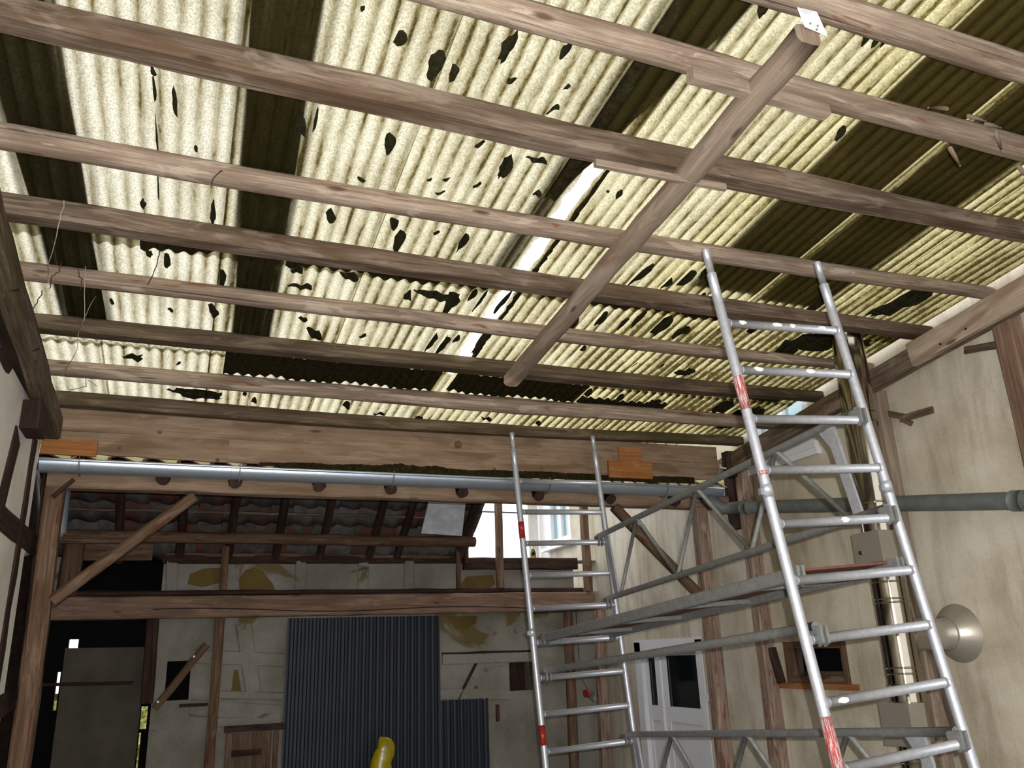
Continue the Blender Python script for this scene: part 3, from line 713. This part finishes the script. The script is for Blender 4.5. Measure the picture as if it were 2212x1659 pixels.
# posts, beam and stays of the far wall
std('cross_beam', (-1.25, 9.42, Z(.58)), (4.72, 9.42, Z(.585)), .15, .22, 'crackbeam', 'heavy cracked cross beam along the far wall above the blue panel', 'beam', (0, 0, 1))
cb = [x for x in C.objects if x.name == 'cross_beam'][0]
MB().sweep([P(px, 1318+4*math.sin(px*.011)-(px-400)*.006, Y=9.344) for px in range(330, 1180, 25)], lambda i: [(-.004, -.004), (.004, -.004), (.004, .004), (-.004, .004)]).build('long_crack', 'black', cb)
std('beam_cap', (-1.25, 9.49, Z(.725)), (4.6, 9.49, Z(.725)), .16, .05, 'darkwood', 'dark plank lying on the heavy cross beam of the far wall', 'plank', (0, 0, 1))
std('stud_post', (P(463, 1500, Y=9.46).x, 9.46, 0), (P(463, 1500, Y=9.46).x, 9.46, Z(.47)), .095, .09, 'brown', 'brown post below the cross beam, left of the blue panel', 'post')
std('stud_post', (P(483, 1250, Y=9.42).x, 9.42, Z(.75)), (P(483, 1250, Y=9.42).x, 9.42, Z(1.2)), .075, .07, 'brown', 'short brown post on the cross beam, left above the blue panel', 'post')
std('stud_post', (P(990, 1240, Y=9.42).x, 9.42, Z(.75)), (P(990, 1240, Y=9.42).x, 9.42, Z(1.22)), .05, .05, 'brown', 'thin brown stick standing on the cross beam left of the bright opening', 'post')
std('stud_post', (P(1079, 1200, Y=9.42).x, 9.42, Z(.75)), (P(1079, 1200, Y=9.42).x, 9.42, Z(2.0)), .085, .08, 'brown', 'upright post in the middle of the bright opening', 'post')
std('stud_post', (4.64, 9.36, Z(.70)), (4.64, 9.36, Z(2.1)), .09, .09, 'brown', 'upright post on the right end of the cross beam before the grey wall', 'post')
std('wall_pole', (P(1230, 1500, Y=9.2).x, 9.2, 0), (P(1228, 1340, Y=9.2).x, 9.2, Z(.47)), .11, .11, 'brown', 'round brown pole between the rungs of the far scaffold frame', 'pole', (0, 1, 0), True)
std('wall_pole', (P(1296, 1500, Y=9.25).x, 9.25, 0), (P(1296, 1350, Y=9.25).x, 9.25, Z(.47)), .12, .10, 'redbrown', 'grey timber post behind the right leg of the far scaffold frame', 'post')
std('leaning_board', P(333, 1532, Y=9.5), P(447, 1392, Y=9.5), .075, .025, 'brown', 'brown board fixed slantwise across the small dark window', 'board', (0, 1, 0))
o = bpy.data.objects[-1] if False else None
lb = [x for x in C.objects if x.name.startswith('leaning_board')][0]
for px, py in ((341, 1516), (419, 1418)):
    p = P(px, py, Y=9.485); MB().tube([p, p+Vector((0, -.004, 0))], .011, 8).build('screw_head', 'white', lb)
std('round_post', (P(158, 1170, Y=9.25).x, 9.25, Z(.69)), (P(158, 1170, Y=9.25).x+.02, 9.25, Z(1.28)), .19, .19, 'brown', 'thick round post on the cross beam just right of the left post', 'post', (0, 1, 0), True)
a, b = P(139, 1060, Y=7.4), P(131, 1150, Y=7.4)
o = MB().tube([a+Vector((0, 0, .1)), b, b+Vector((-.05, 0, -.08)), b+Vector((-.30, .05, -.16))], .045, 14).build('drain_pipe', 'zinc', None, b); tag(o, 'blue-grey drain pipe between the two posts at left', 'pipe')
std('wall_rail', P(95, 1168, Y=8.6), P(290, 1168, Y=8.6), .03, .05, 'brown', 'short rail in the dark corner left under the tile roof', 'plank', (0, 0, 1))
std('loft_board', P(165, 1192, Y=9.3), P(330, 1192, Y=9.3), .03, .17, 'brown', 'brown board above the dark hole at left in the far wall', 'plank', (0, 0, 1))

# gutter
gu = thing('gutter', (1.8, 6.45, Z(1.32)), 'half-round zinc gutter running across below the board fascia', 'gutter')
def arc(x, r, zc, yc, n=12): return [(x, yc-r*math.cos(math.pi*k/n), zc-r*math.sin(math.pi*k/n)) for k in range(n+1)]
mb = MB(); prof = 12; vs = []; fs = []; GZ = Z(1.395); GR = .078; GY = 6.45
X0, X1 = -.985, 4.62; NX = 24
for i in range(NX+1):
    x = X0+(X1-X0)*i/NX
    vs += arc(x, GR, GZ, GY) + [(x, yy, zz) for _, yy, zz in arc(x, GR-.004, GZ, GY)]
W2 = 2*(prof+1)
for i in range(NX):
    for k in range(prof):
        a = i*W2+k; fs.append((a, a+W2, a+W2+1, a+1)); a += prof+1; fs.append((a, a+1, a+W2+1, a+W2))
mb.add(vs, fs, None, True)
mb.add(arc(X0, GR, GZ, GY), [tuple(range(prof+1))]); mb.build('trough', 'zinc', gu)
MB().tube(path((X0, GY-GR, GZ+.002), (X1, GY-GR, GZ+.002), 20), .011, 10).build('front_bead', 'zinc', gu)
for px in (170, 517, 849, 1186, 1440):
    x = P(px, 1020+.045*(px-300), Y=6.4).x
    MB().sweep([Vector(v) for v in arc(x, GR+.004, GZ, GY, 14)] + [Vector((x, GY+GR+.06, GZ+.06))], lambda i: [(-.014, -.004), (.014, -.004), (.014, .004), (-.014, .004)], (1, 0, 0)).build('gutter_bracket', 'pvc', gu)
    MB().sweep([(x, GY-GR-.012, GZ+.004), (x, GY-GR-.006, GZ+.018), (x, GY-GR+.02, GZ+.012)], lambda i: [(-.014, -.002), (.014, -.002), (.014, .002), (-.014, .002)], (1, 0, 0)).build('bracket_clip', 'pvc', gu)
x = P(500, 1012, Y=6.4).x
MB().sweep([Vector(v) for v in arc(x, GR+.002, GZ, GY, 14)], lambda i: [(-.006, -.001), (.006, -.001), (.006, .001), (-.006, .001)], (1, 0, 0)).build('seam', 'dustyalu', gu)
# grey drain along the house wall
pts = [(4.42, 6.45, GZ-.05), (4.46, 6.45, GZ-.12), (4.60, 6.43, GZ-.15)]
dp = thing('wall_drain_pipe', (4.70, 5, Z(1.0)), 'long grey plastic drain pipe sloping along the house wall behind the flue', 'pipe')
pa = P(1600, 1096, X=4.70); pb = P(2215, 1081, X=4.70); pb2 = pa.lerp(pb, 1.5)
MB().tube([(4.46, GY, GZ-.06), (4.52, GY-.005, GZ-.115), (4.63, GY-.03, pa.z+.012), pa+Vector((0, -.02, 0))], .056, 16).build('elbow', 'pvc', dp)
MB().tube(path(pa, pb2, 8), .055, 18).build('pipe', 'pvc', dp)
for f in (.035, .985):
    p = pa.lerp(pb, f); d = (pb-pa).normalized(); MB().tube([p-d*.04, p+d*.04], .064, 18).build('socket', 'pvc', dp)

# ------------------------------------------------------------ flue
FX, FY = 4.35, 4.33
fu = thing('flue', (FX, FY, 0), 'tall shiny stainless steel flue pipe in front of the house wall', 'chimney')
MB().tube(path((FX, FY, 0), (FX, FY, Z(2.35)), 12), .109, 32).build('flue_pipe', 'steel', fu)
def flz(py): return P(1832+(py-740)*.165, py, Y=FY-.09).z
for py in (885, 905, 1082, 1255, 1292, 1300, 1443, 1456, 1481, 1640, 1652):
    z = flz(py); MB().tube([(FX, FY, z-.006), (FX, FY, z+.006)], .1125, 32).build('joint_ring', 'steel', fu)
zt_ = flz(1372)
MB().tube([(FX+.06, FY, zt_), (XW-.12, FY, zt_)], .10, 28).build('wall_branch', 'brushed', fu)
MB().tube([(XW-.14, FY, zt_), (XW-.135, FY, zt_), (XW-.02, FY, zt_)], lambda i: (.105, .115, .19)[i], 32).build('wall_rosette', 'brushed', fu)
for za, zb in ((.49, .69), (-.62, -.37)):
    MB().box((FX-.11+.02, FY-.02, Z((za+zb)/2)), (.13, .24, zb-za)).build('soot_door', 'brushed', fu)
    MB().tube([(FX-.155, FY+.04, Z(za+.07)), (FX-.163, FY+.04, Z(za+.07))], .014, 12).build('door_knob', 'steel', fu)

# ------------------------------------------------------------ openings of the house wall
def window(name, y0, y1, z0, z1, fw, mat, glass, label, cat, bars=0, depth=.05, inset=.03):
    t = thing(name, (XW, (y0+y1)/2, z0)); struct(t)
    xa, xb = XW-depth+.03, XW+.06
    for a, b, c, d, nm in ((y0, y0+fw, z0, z1, 'frame_side'), (y1-fw, y1, z0, z1, 'frame_side'), (y0+fw, y1-fw, z0, z0+fw, 'frame_bottom'), (y0+fw, y1-fw, z1-fw, z1, 'frame_top')):
        MB().box2((xa, a, c), (xb, b, d)).build(nm, mat, t)
    for k in range(bars):
        y = y0+(y1-y0)*(k+1)/(bars+1); MB().box2((xa+.01, y-fw*.6, z0+fw), (xb, y+fw*.6, z1-fw)).build('mullion', mat, t)
    MB().box2((XW+inset, y0-.2, z0-.1) if inset > .1 else (XW+inset, y0+fw, z0+fw), (XW+inset+.006, y1+.4, z1+.2) if inset > .1 else (XW+inset+.006, y1-fw, z1-fw)).build('pane', glass, t)
    return t
t = window('window_1', 5.40, 6.14, Z(-.31), Z(.02), .06, 'brown', 'black', '', '', depth=.06, inset=.16)
MB().box2((XW-.05, 5.32, Z(-.355)), (XW+.08, 6.24, Z(-.31))).build('window_sill', 'orange', t)
MB().box2((XW+.05, 5.46, Z(-.27)), (XW+.14, 6.0, Z(-.22))).build('inner_sill', 'greyply', t)
t = window('window_2', 5.42, 6.2, Z(1.62), Z(2.5), .07, 'white', 'skyglass', '', '', bars=1)
MB().box2((XW-.06, 5.36, Z(1.56)), (XW+.05, 6.28, Z(1.62))).build('window_sill', 'white', t)
MB().box2((XW-.07, 5.34, Z(1.50)), (XW+.05, 6.30, Z(1.555))).build('sill_lip', 'white', t)
t = window('window_3', 10.28, 11.0, Z(1.46), Z(2.7), .07, 'white', 'skyglass', '', '', bars=1)
MB().box2((XW-.12, 10.1, Z(1.38)), (XW+.05, 11.1, Z(1.42))).build('window_sill', 'white', t)
o = MB().tube([(4.78, 11.35, 0), (4.78, 11.35, Z(2.9))], .07, 14).build('rain_pipe', 'panelplaster', None, (4.78, 11.35, 0)); tag(o, 'beige rain pipe at the far corner of the house, behind the bottle', 'pipe')
# door
dr = thing('door_1', (XW, 8.05, 0)); struct(dr)
zt1 = Z(.03)
for y0, y1, z0, z1, nm in ((7.40, 7.50, 0, zt1+.05, 'door_frame'), (8.62, 8.75, 0, zt1+.05, 'door_frame'), (7.40, 8.75, zt1-.05, zt1+.07, 'door_frame')):
    MB().box2((XW-.03, y0, z0), (XW+.1, y1, z1)).build(nm, 'white', dr)
def leaf(y0, y1, g0, g1):
    gz0, gz1 = Z(-.58), Z(-.07)
    for a, b, c, d in ((y0, g0, 0.02, zt1-.05), (g1, y1, .02, zt1-.05), (g0, g1, gz1, zt1-.05), (g0, g1, 1.32, gz0), (g0, g1, .02, .22)):
        MB().box2((XW+.02, a, c), (XW+.06, b, d)).build('door_leaf', 'white', dr)
    MB().box2((XW+.035, g0, gz0), (XW+.045, g1, gz1)).build('pane', 'glass', dr)
    MB().box2((XW+.03, g0, .22), (XW+.05, g1, 1.32)).build('door_panel', 'white', dr)
    for a, b, c, d in ((g0-.015, g0+.01, gz0, gz1), (g1-.01, g1+.015, gz0, gz1)):
        MB().box2((XW+.01, a, c), (XW+.025, b, d)).build('glazing_bead', 'white', dr)
leaf(8.32, 8.62, 8.38, 8.56); leaf(7.50, 8.28, 7.56, 8.18)
MB().box2((XW-.005, 8.27, .02), (XW+.06, 8.33, zt1-.05)).build('meeting_strip', 'white', dr)
p = P(1455+75, 1507, X=XW-.02); MB().tube([p, p+Vector((-.012, 0, 0))], .035, 14).build('door_bell', 'white', dr)
# wooden scraps on the wall beside the flue
br = thing('wall_bracket', P(1925, 900, X=XW-.05), 'broken wooden bracket of three laths on the house wall right of the flue', 'bracket')
for a, b, w0 in (((1902, 890), (1965, 903), .045), ((1945, 905), (2015, 885), .05), ((1948, 905), (1970, 916), .035)):
    pa_, pb_ = P(*a, X=XW-.06), P(*b, X=XW-.03)
    MB().sweep([pa_, pb_], rect(w0, .025, .004), (1, 0, 0)).build('lath', 'purlin', br)
p = P(1905, 878, X=XW-.05); MB().box(p, (.06, .08, .06)).build('block', 'newwood', br)
a, b = P(2085, 757, X=XW-.03), P(2166, 742, X=XW-.06)
o = MB().sweep(path(a, b, 5, .004), rect(.05, .02, .004), (1, 0, 0)).build('broken_lath', 'purlin', None, a); tag(o, 'broken dark lath sticking out under the splice board', 'lath')
p = P(1668, 1400, X=XW-.04); q_ = P(1690, 1475, X=XW-.04)
o = timber('wall_lath', p, q_, .05, .09, 'darkwood', None, (1, 0, 0)); tag(o, 'dark short timber between the red-stained post and wall niche', 'plank')

# ------------------------------------------------------------ blue corrugated steel panels, hatch, yellow bag
def corr(name, x0, x1, z0, z1, y, lab, grp=None):
    n = int((x1-x0)/.078*6); vs = []; fs = []
    for z in (z0, z1):
        for i in range(n+1):
            x = x0+(x1-x0)*i/n; vs.append((x, y-.012*max(-.6, min(.6, math.sin(2*math.pi*x/.078))), z))
    for i in range(n): fs.append((i, i+1, n+2+i, n+1+i))
    o = MB().add(vs, fs, None, False).build(name, 'bluesteel', None, (x0, y, z0)); tag(o, lab, 'panel', grp)
    return o
YP = 9.53
xa, xb, xc = P(614, 1500, Y=YP).x, P(951, 1400, Y=YP).x, P(1058, 1580, Y=YP).x
corr('corrugated_panel', xa, xb, .05, P(780, 1333, Y=YP).z, YP, 'tall blue-grey corrugated steel panel on the far wall')
corr('corrugated_panel', xb-.06, xc, .05, P(1000, 1511, Y=YP+.03).z, YP+.035, 'lower blue-grey corrugated steel panel right of the tall one')
hx0, hx1 = P(500, 1620, Y=9.52).x, P(586, 1620, Y=9.52).x; hz = P(540, 1582, Y=9.52).z
ht = thing('wooden_hatch', ((hx0+hx1)/2, 9.54, .1), 'low boarded wooden hatch left of the blue panel at the bottom edge', 'hatch')
nb = 4
for i in range(nb):
    a, b = hx0+(hx1-hx0)*i/nb, hx0+(hx1-hx0)*(i+1)/nb
    MB().box2((a+.004, 9.52, .1), (b-.004, 9.55, hz)).build('plank', 'brown', ht)
MB().box2((hx0, 9.50, hz-.22), (hx1-.1, 9.52, hz-.16)).build('cross_bar', 'darkwood', ht)
MB().box2((hx0-.08, 9.5, hz+.01), (hx1+.12, 9.58, hz+.07)).build('lintel', 'darkwood', ht)
for a in (hx0-.06, hx1+.02): MB().box2((a, 9.51, .1), (a+.05, 9.56, hz)).build('jamb', 'brown', ht)
o = MB().box(P(418, 1523, Y=9.56), (.27, .05, .03)).build('wall_slot', 'darkwood', wb)
o = MB().box(P(1075, 1540, Y=9.57), (.035, .03, .18)).build('bolt_handle', 'rust', None, P(1075, 1560, Y=9.57)); tag(o, 'rusty iron bolt on the wall right of the lower blue panel', 'handle')
# yellow bag
by = 9.1; prof = [(1659+90, 795, 868), (1659, 799, 846), (1645, 803, 846), (1632, 808, 850), (1625, 811, 853), (1615, 812, 854), (1606, 813, 848), (1600, 814, 838), (1594, 818, 826), (1592, 820, 823)]
pts = []; rad = []
for yq, xl, xr in prof:
    a, b = P(xl, yq, Y=by), P(xr, yq, Y=by); pts.append((a+b)/2); rad.append((b-a).length/2)
tmp = [R.uniform(.62, 1.2) for _ in range(18)]
def bsec(i): return [(rad[i]*math.cos(2*math.pi*k/18)*(tmp[k] if 0 < k < 9 else 1), rad[i]*.6*math.sin(2*math.pi*k/18)*tmp[(k+i) % 18]) for k in range(18)]
pts[0].z = max(.0, pts[0].z)
o = MB().sweep(pts[:1]+pts[1:], bsec, (0, 1, 0), True).build('yellow_bag', 'yellow', None, pts[0]); tag(o, 'crumpled yellow plastic bag before the blue panel, at the bottom edge', 'bag')
p = P(876, 1665, Y=9.0)
mb = MB(); cpts = [Vector((p.x-.02, 9.0, 0)), Vector((p.x, 9.0, p.z*.5)), Vector((p.x-.01, 9.0, p.z*.9)), Vector((p.x+.01, 9.0, p.z+.02))]
o = mb.sweep(cpts, lambda i: [((.14, .13, .1, .04)[i]*math.cos(2*math.pi*k/14)*R.uniform(.85, 1.1), .08*math.sin(2*math.pi*k/14)) for k in range(14)], (0, 1, 0), True).build('teal_bundle', 'teal', None, (p.x, 9.0, 0)); tag(o, 'dark teal bundle right of the yellow bag', 'bundle')
# bottle on the far wall
bp = P(1152, 1213, Y=9.7); bp.z = zt
bt = thing('bottle', bp, 'small dark bottle with gold label standing on top of the far wall', 'bottle')
def lathe(prof, c, n=16):
    return MB().tube([Vector((c.x, c.y, c.z+h)) for _, h in prof], lambda i: prof[i][0], n)
lathe([(.034, 0), (.036, .01), (.036, .11), (.03, .135), (.014, .165), (.013, .19)], bp).build('glass_body', 'bottle', bt)
lathe([(.0372, .02), (.0372, .08)], bp).build('gold_label', 'gold', bt)
lathe([(.0145, .158), (.0145, .2), (.012, .205)], bp).build('gold_neck_foil', 'gold', bt)
# small tools on the far side: red and grey cone thing hung between posts
p = P(1268, 1498, Y=9.15); hn = thing('hand_tool', p, 'small red and grey tool hanging behind the far scaffold frame', 'tool')
MB().tube([p+Vector((.02, 0, .03)), p+Vector((.02, .2, .2)), Vector((p.x+.02, 9.36, Z(.475)))], .004, 6).build('string', 'cable', hn)
MB().tube([p+Vector((-.03, 0, 0)), p+Vector((.03, 0, .0))], .045, 12).build('red_cap', 'redtape', hn)
MB().tube([p+Vector((.03, 0, 0)), p+Vector((.10, 0, -.07))], lambda i: (.05, .03)[i], 12).build('grey_body', 'dustyalu', hn)

# ------------------------------------------------------------ scaffold
def rotv(wv):
    v = Vector(wv); return Matrix.Rotation(v.length, 3, v.normalized())
SC = .909; PIT = .28*SC
class Fr: pass
def frame(ov, wv, wd, lab, redspans, coupl):
    f = Fr(); f.o = Vector(ov)*SC + Vector((0, 0, EYE)); f.R = rotv(wv); f.w = wd*SC
    f.pt = lambda x, i, dy=0.0, dz=0.0: f.o + f.R @ Vector((x, dy, -i*PIT+dz))
    nb = 0
    while f.pt(0, nb).z > .22: nb += 1
    t = thing('scaffold_ladder', f.pt(f.w/2, nb), lab, 'scaffold', 'scaffold ladder frames')
    for x in (0, f.w):
        bot = f.pt(x, nb); end = bot + (f.R @ Vector((0, 0, -1)))*(bot.z/(f.R @ Vector((0, 0, 1))).z-.002)
        lg = MB().tube(path(f.pt(x, 0, 0, .28), end, 24), .0245, 18).build('leg', 'alu', t)
        MB().tube([f.pt(x, 0, 0, .27), f.pt(x, 0, 0, .42)], .019, 16).build('spigot', 'alu', lg)
        for c in coupl:
            MB().tube([f.pt(x, c, 0, -.03), f.pt(x, c, 0, .03)], .0275, 18).build('coupling_ring', 'alu', lg)
            MB().box(f.pt(x-.034, c), (.02, .02, .03)).build('lock_pin', 'zinc', lg)
        if x == 0:
            for a, b, mt in redspans: MB().tube([f.pt(x, a), f.pt(x, b)], .0252, 18).build('red_band', mt, lg)
    for i in range(nb+1):
        MB().tube([f.pt(0, i), f.pt(f.w, i)], .0215, 16).build('rung', 'alu', t)
        if i < 10:
            for x, s in ((0, 1), (f.w, -1)):
                MB().tube([f.pt(x+s*.016, i), f.pt(x+s*.032, i)], lambda k: (.028, .0225)[k], 14).build('weld_collar', 'alu', t)
    f.root = t; return f
NF = frame((2.6526, 3.4866, 1.6822), (-.0966, -.0703, .0303), .8251, 'near aluminium scaffold ladder frame with red-banded left leg', [(1.14, 1.82, 'red'), (7.2, 8.0, 'red'), (3.02, 3.1, 'red')], (3.4,))
FF = frame((2.7379, 6.8347, 1.4786), (-.0772, -.035, .0474), .8508, 'far aluminium scaffold ladder frame standing before the gutter', [(1.32, 1.85, 'redtape'), (7.28, 7.82, 'redtape')], (4.7,))
for f, i, x in ((.1, 0, .1), (.4, 0, .32), (.6, 0, .42), (.8, 0, .62), (.1, 1, .12), (.5, 1, .45), (.3, 4, .4), (.3, 7, .1)):
    a = R.uniform(.012, .034); q = []
    for k in range(12):
        t = 2*math.pi*k/12; m = R.uniform(.8, 1.15); h = .012*math.sin(t)*m
        q.append(NF.pt(x+a*math.cos(t)*m, i, -math.sqrt(.0228**2-h*h)-.0012, h))
    MB().quadbox(q, (0, .003, 0)).build('paint_splash', 'paintdrip', NF.root)
def claw(p, d, parent):                        # hook that snaps over a rung, d = direction of the tube
    d = Vector(d).normalized()
    vs = [(-.02, .0), (-.03, .05), (.03, .055), (.035, -.02), (.012, -.035), (.012, .0), (-.012, .02)]
    u = Vector((0, 0, 1)); sd = d.cross(u).normalized()
    q = [p + d*a*1.3 + u*b for a, b in vs]
    mb = MB(); m = len(q)
    for s, c in ((-1, -.022), (1, .008)):
        qq = [v+sd*c for v in q]; off = sd*.014
        mb.add(qq+[v+off for v in qq], [list(range(m)), list(range(m, 2*m))[::-1]]+[(i, m+i, m+(i+1) % m, (i+1) % m) for i in range(m)])
    mb.box(p+u*.045, (.045, .05, .02))
    return mb.build('claw', 'dustyalu', parent)
UPZ = .05
def railtube(name, parent, a, b, r=.022, mat='dustyalu', claws=True):
    o = MB().tube(path(a, b, 12), r, 16).build(name, mat, parent)
    return o
def lattice(r0, r1, lab):
    xn, xf = NF.w-.045, FF.w-.075
    A0, A1 = FF.pt(xf, r0, -.0, UPZ), NF.pt(xn, r0, .0, UPZ)
    B0, B1 = FF.pt(xf, r1, -.0, UPZ), NF.pt(xn, r1, .0, UPZ)
    t = thing('lattice_guardrail', B0.lerp(B1, .5), lab, 'railing', 'lattice guardrails of the scaffold')
    railtube('top_tube', t, A0, A1); railtube('bottom_tube', t, B0, B1)
    tops = [.22, .50, .78]; bots = [.08, .36, .64, .92]
    seq = [(0, .08)]
    for k in range(3): seq += [(1, tops[k]), (0, bots[k+1])]
    for (s0, f0), (s1, f1) in zip(seq, seq[1:]):
        pa_ = (A0.lerp(A1, f0) if s0 else B0.lerp(B1, f0)); pb_ = (A0.lerp(A1, f1) if s1 else B0.lerp(B1, f1))
        d = (pb_-pa_).normalized(); MB().tube([pa_+d*.015, pb_-d*.015], .0145, 12).build('diagonal', 'dustyalu', t)
    for f0 in (.05, .93):
        pa_, pb_ = A0.lerp(A1, f0), B0.lerp(B1, f0+.01)
        MB().sweep([pa_, pb_], lambda i: [(-.03, -.008), (.03, -.008), (.03, .008), (-.03, .008)], (1, 0, 0)).build('end_bar', 'alu', t)
    pa_ = A0.lerp(A1, .93); d = (A1-A0).normalized(); dn = (B0.lerp(B1, .94)-pa_).normalized()
    MB().quadbox([pa_+d*-.10, pa_+d*.03, pa_+dn*.14+d*.03, pa_+dn*.14-d*.03], (.012, 0, 0)).build('gusset', 'alu', t)
    for p in (A0, A1, B0, B1): claw(p+Vector((0, 0, -UPZ)), (A1-A0), t)
    return t
lattice(2, 4, 'upper lattice guardrail joining the two scaffold frames on the wall side')
lattice(8, 10, 'lower lattice guardrail joining the two scaffold frames at the bottom edge')
a, b = FF.pt(.085, 6, 0, UPZ), NF.pt(.075, 6, 0, UPZ)
gt = thing('guard_tube', a, 'single dusty tube between the frames on the room side, below the platform', 'railing')
railtube('tube', gt, a, b, .0235); claw(FF.pt(.085, 6), b-a, gt); claw(NF.pt(.075, 6), b-a, gt)
# platform deck
pd = thing('scaffold_platform', FF.pt(FF.w/2, 5), 'scaffold platform of two dusty aluminium side beams with a plywood deck', 'platform')
for xf, xn in ((.085, .065), (FF.w-.10, NF.w-.075)):
    a, b = FF.pt(xf, 5, -.03, .03), NF.pt(xn, 5, .03, .03)
    MB().sweep(path(a, b, 10), rect(.04, .062, .006, .0006), (0, 0, 1)).build('side_beam', 'dustyalu', pd)
    for p in (a, b): claw(p+Vector((0, 0, -.02)), b-a, pd)
q = [FF.pt(.10, 5, -.05, .045), FF.pt(FF.w-.12, 5, -.05, .045), NF.pt(NF.w-.09, 5, .05, .045), NF.pt(.08, 5, .05, .045)]
MB().quadbox(q, (0, 0, .012)).build('plywood_deck', 'ply', pd)
for f in (.12, .36, .62, .86):
    a = q[0].lerp(q[3], f); b = q[1].lerp(q[2], f); MB().sweep([a-Vector((0, 0, .02)), b-Vector((0, 0, .02))], rect(.03, .03, .004, 0), (0, 0, 1)).build('cross_member', 'dustyalu', pd)

# ------------------------------------------------------------ stems and wires hanging from the left purlins
def wire(pts, r, mat, lab, cat='wire'):
    q = [P(x, y, Y=yy) for x, y, yy in pts]; fine = []
    for a, b in zip(q, q[1:]): fine += [a.lerp(b, k/4) for k in range(4)]
    fine.append(q[-1]); fine = [v+Vector((R.uniform(-.004, .004), 0, R.uniform(-.004, .004))) for v in fine]
    o = MB().tube(fine, r, 5).build('loose_wire' if cat == 'wire' else 'dry_stem', mat, None, q[-1]); tag(o, lab, cat)
wire([(140, 432, 4.0), (126, 490, 4.0), (107, 565, 4.3), (103, 600, 4.55), (108, 615, 4.55)], .0024, 'twine', 'long dry stem hanging from third purlin at left', 'stem')
wire([(133, 566, 4.55), (128, 585, 4.55), (113, 596, 4.55), (108, 625, 4.58)], .0026, 'rust', 'bent rusty wire over the silvery purlin at left')
wire([(170, 583, 4.56), (172, 600, 4.56), (178, 602, 4.56), (174, 628, 4.56)], .0026, 'rust', 'short forked rusty wire right of the bent one')
wire([(183, 575, 4.56), (181, 690, 4.7), (168, 720, 5.1), (166, 760, 5.1), (132, 815, 5.7)], .0021, 'twine', 'longest dry stem crossing three purlins at left', 'stem')
wire([(205, 640, 4.7), (180, 690, 4.9), (178, 700, 5.0)], .002, 'twine', 'thin dry twig branching right of the longest stem', 'stem')
wire([(92, 628, 4.6), (80, 655, 4.8), (65, 676, 5.15)], .0026, 'rust', 'straight rusty wire leaning against the left purlins')
wire([(344, 540, 4.1), (338, 575, 4.3), (318, 615, 4.55)], .0026, 'rust', 'thin wire hanging before the roof gap left of centre')
wire([(187, 815, 5.7), (185, 835, 5.75), (150, 842, 5.9)], .003, 'twine', 'curled dry stem under the lower purlins at left', 'stem')
wire([(190, 822, 5.75), (207, 833, 5.75)], .003, 'twine', 'short dry twig beside the curled stem', 'stem')
wire([(480, 368, 3.4), (462, 382, 3.45), (455, 405, 3.5)], .0026, 'rust', 'curved wire on the round reddish purlin left of centre')
o = MB().tube([P(1555, 1003, Y=6.35), P(1557, 1010, Y=6.35), P(1580, 1013, Y=6.35)], .006, 8).build('white_hook', 'white', None, P(1580, 1013, Y=6.35)); tag(o, 'small white hook at the right end of the fascia', 'hook')

# ------------------------------------------------------------ outside, beyond the bright opening
fh = thing('neighbour_house', (14, 42, 0), 'pale house far beyond the bright opening', 'house')
MB().box2((9, 40, 0), (15.3, 48, Z(4.55))).build('wall', 'farwall', fh)
MB().add([(8.8, 39.8, Z(4.55)), (15.4, 39.8, Z(4.55)), (15.4, 44, Z(4.95)), (8.8, 44, Z(4.95)), (15.4, 48, Z(4.55)), (8.8, 48, Z(4.55))], [(0, 1, 2, 3), (3, 2, 4, 5), (0, 3, 5), (1, 4, 2)]).build('roof', 'farroof', fh)
hb = thing('hedge', (-1.2, 13, 0), 'yellow-green hedge outside, seen through the slits of the doorway', 'hedge')
vs = []; fs = []; nx, nz = 40, 16
for k in range(nz+1):
    for i in range(nx+1): vs.append((-4+6*i/nx, 13+R.uniform(-.12, .12)+.5*(k/nz)**2, (1.75+.1*math.sin(i))*k/nz+R.uniform(-.05, .05)*(k > 0)))
for k in range(nz):
    for i in range(nx): q = k*(nx+1)+i; fs.append((q, q+1, q+nx+2, q+nx+1))
b = len(vs); vs += [(x, 14.2, z) for x, z in ((-4, 0), (2, 0), (2, 1.7), (-4, 1.7))]; fs += [(b+3, b+2, b+1, b), (nz*(nx+1), nz*(nx+1)+nx, b+2, b+3)]
o = MB().add(vs, fs).build('foliage', 'leaf', hb); o['kind'] = 'stuff'
o = MB().tube(path((2, 16, Z(2.83)), (9, 16, Z(2.78)), 8), .016, 6).build('power_cable', 'cable', None, (2, 16, Z(2.8))); tag(o, 'thin dark cable across the white sky in the opening', 'cable')

for o in C.objects:
    if '_loc' in o: del o['_loc']
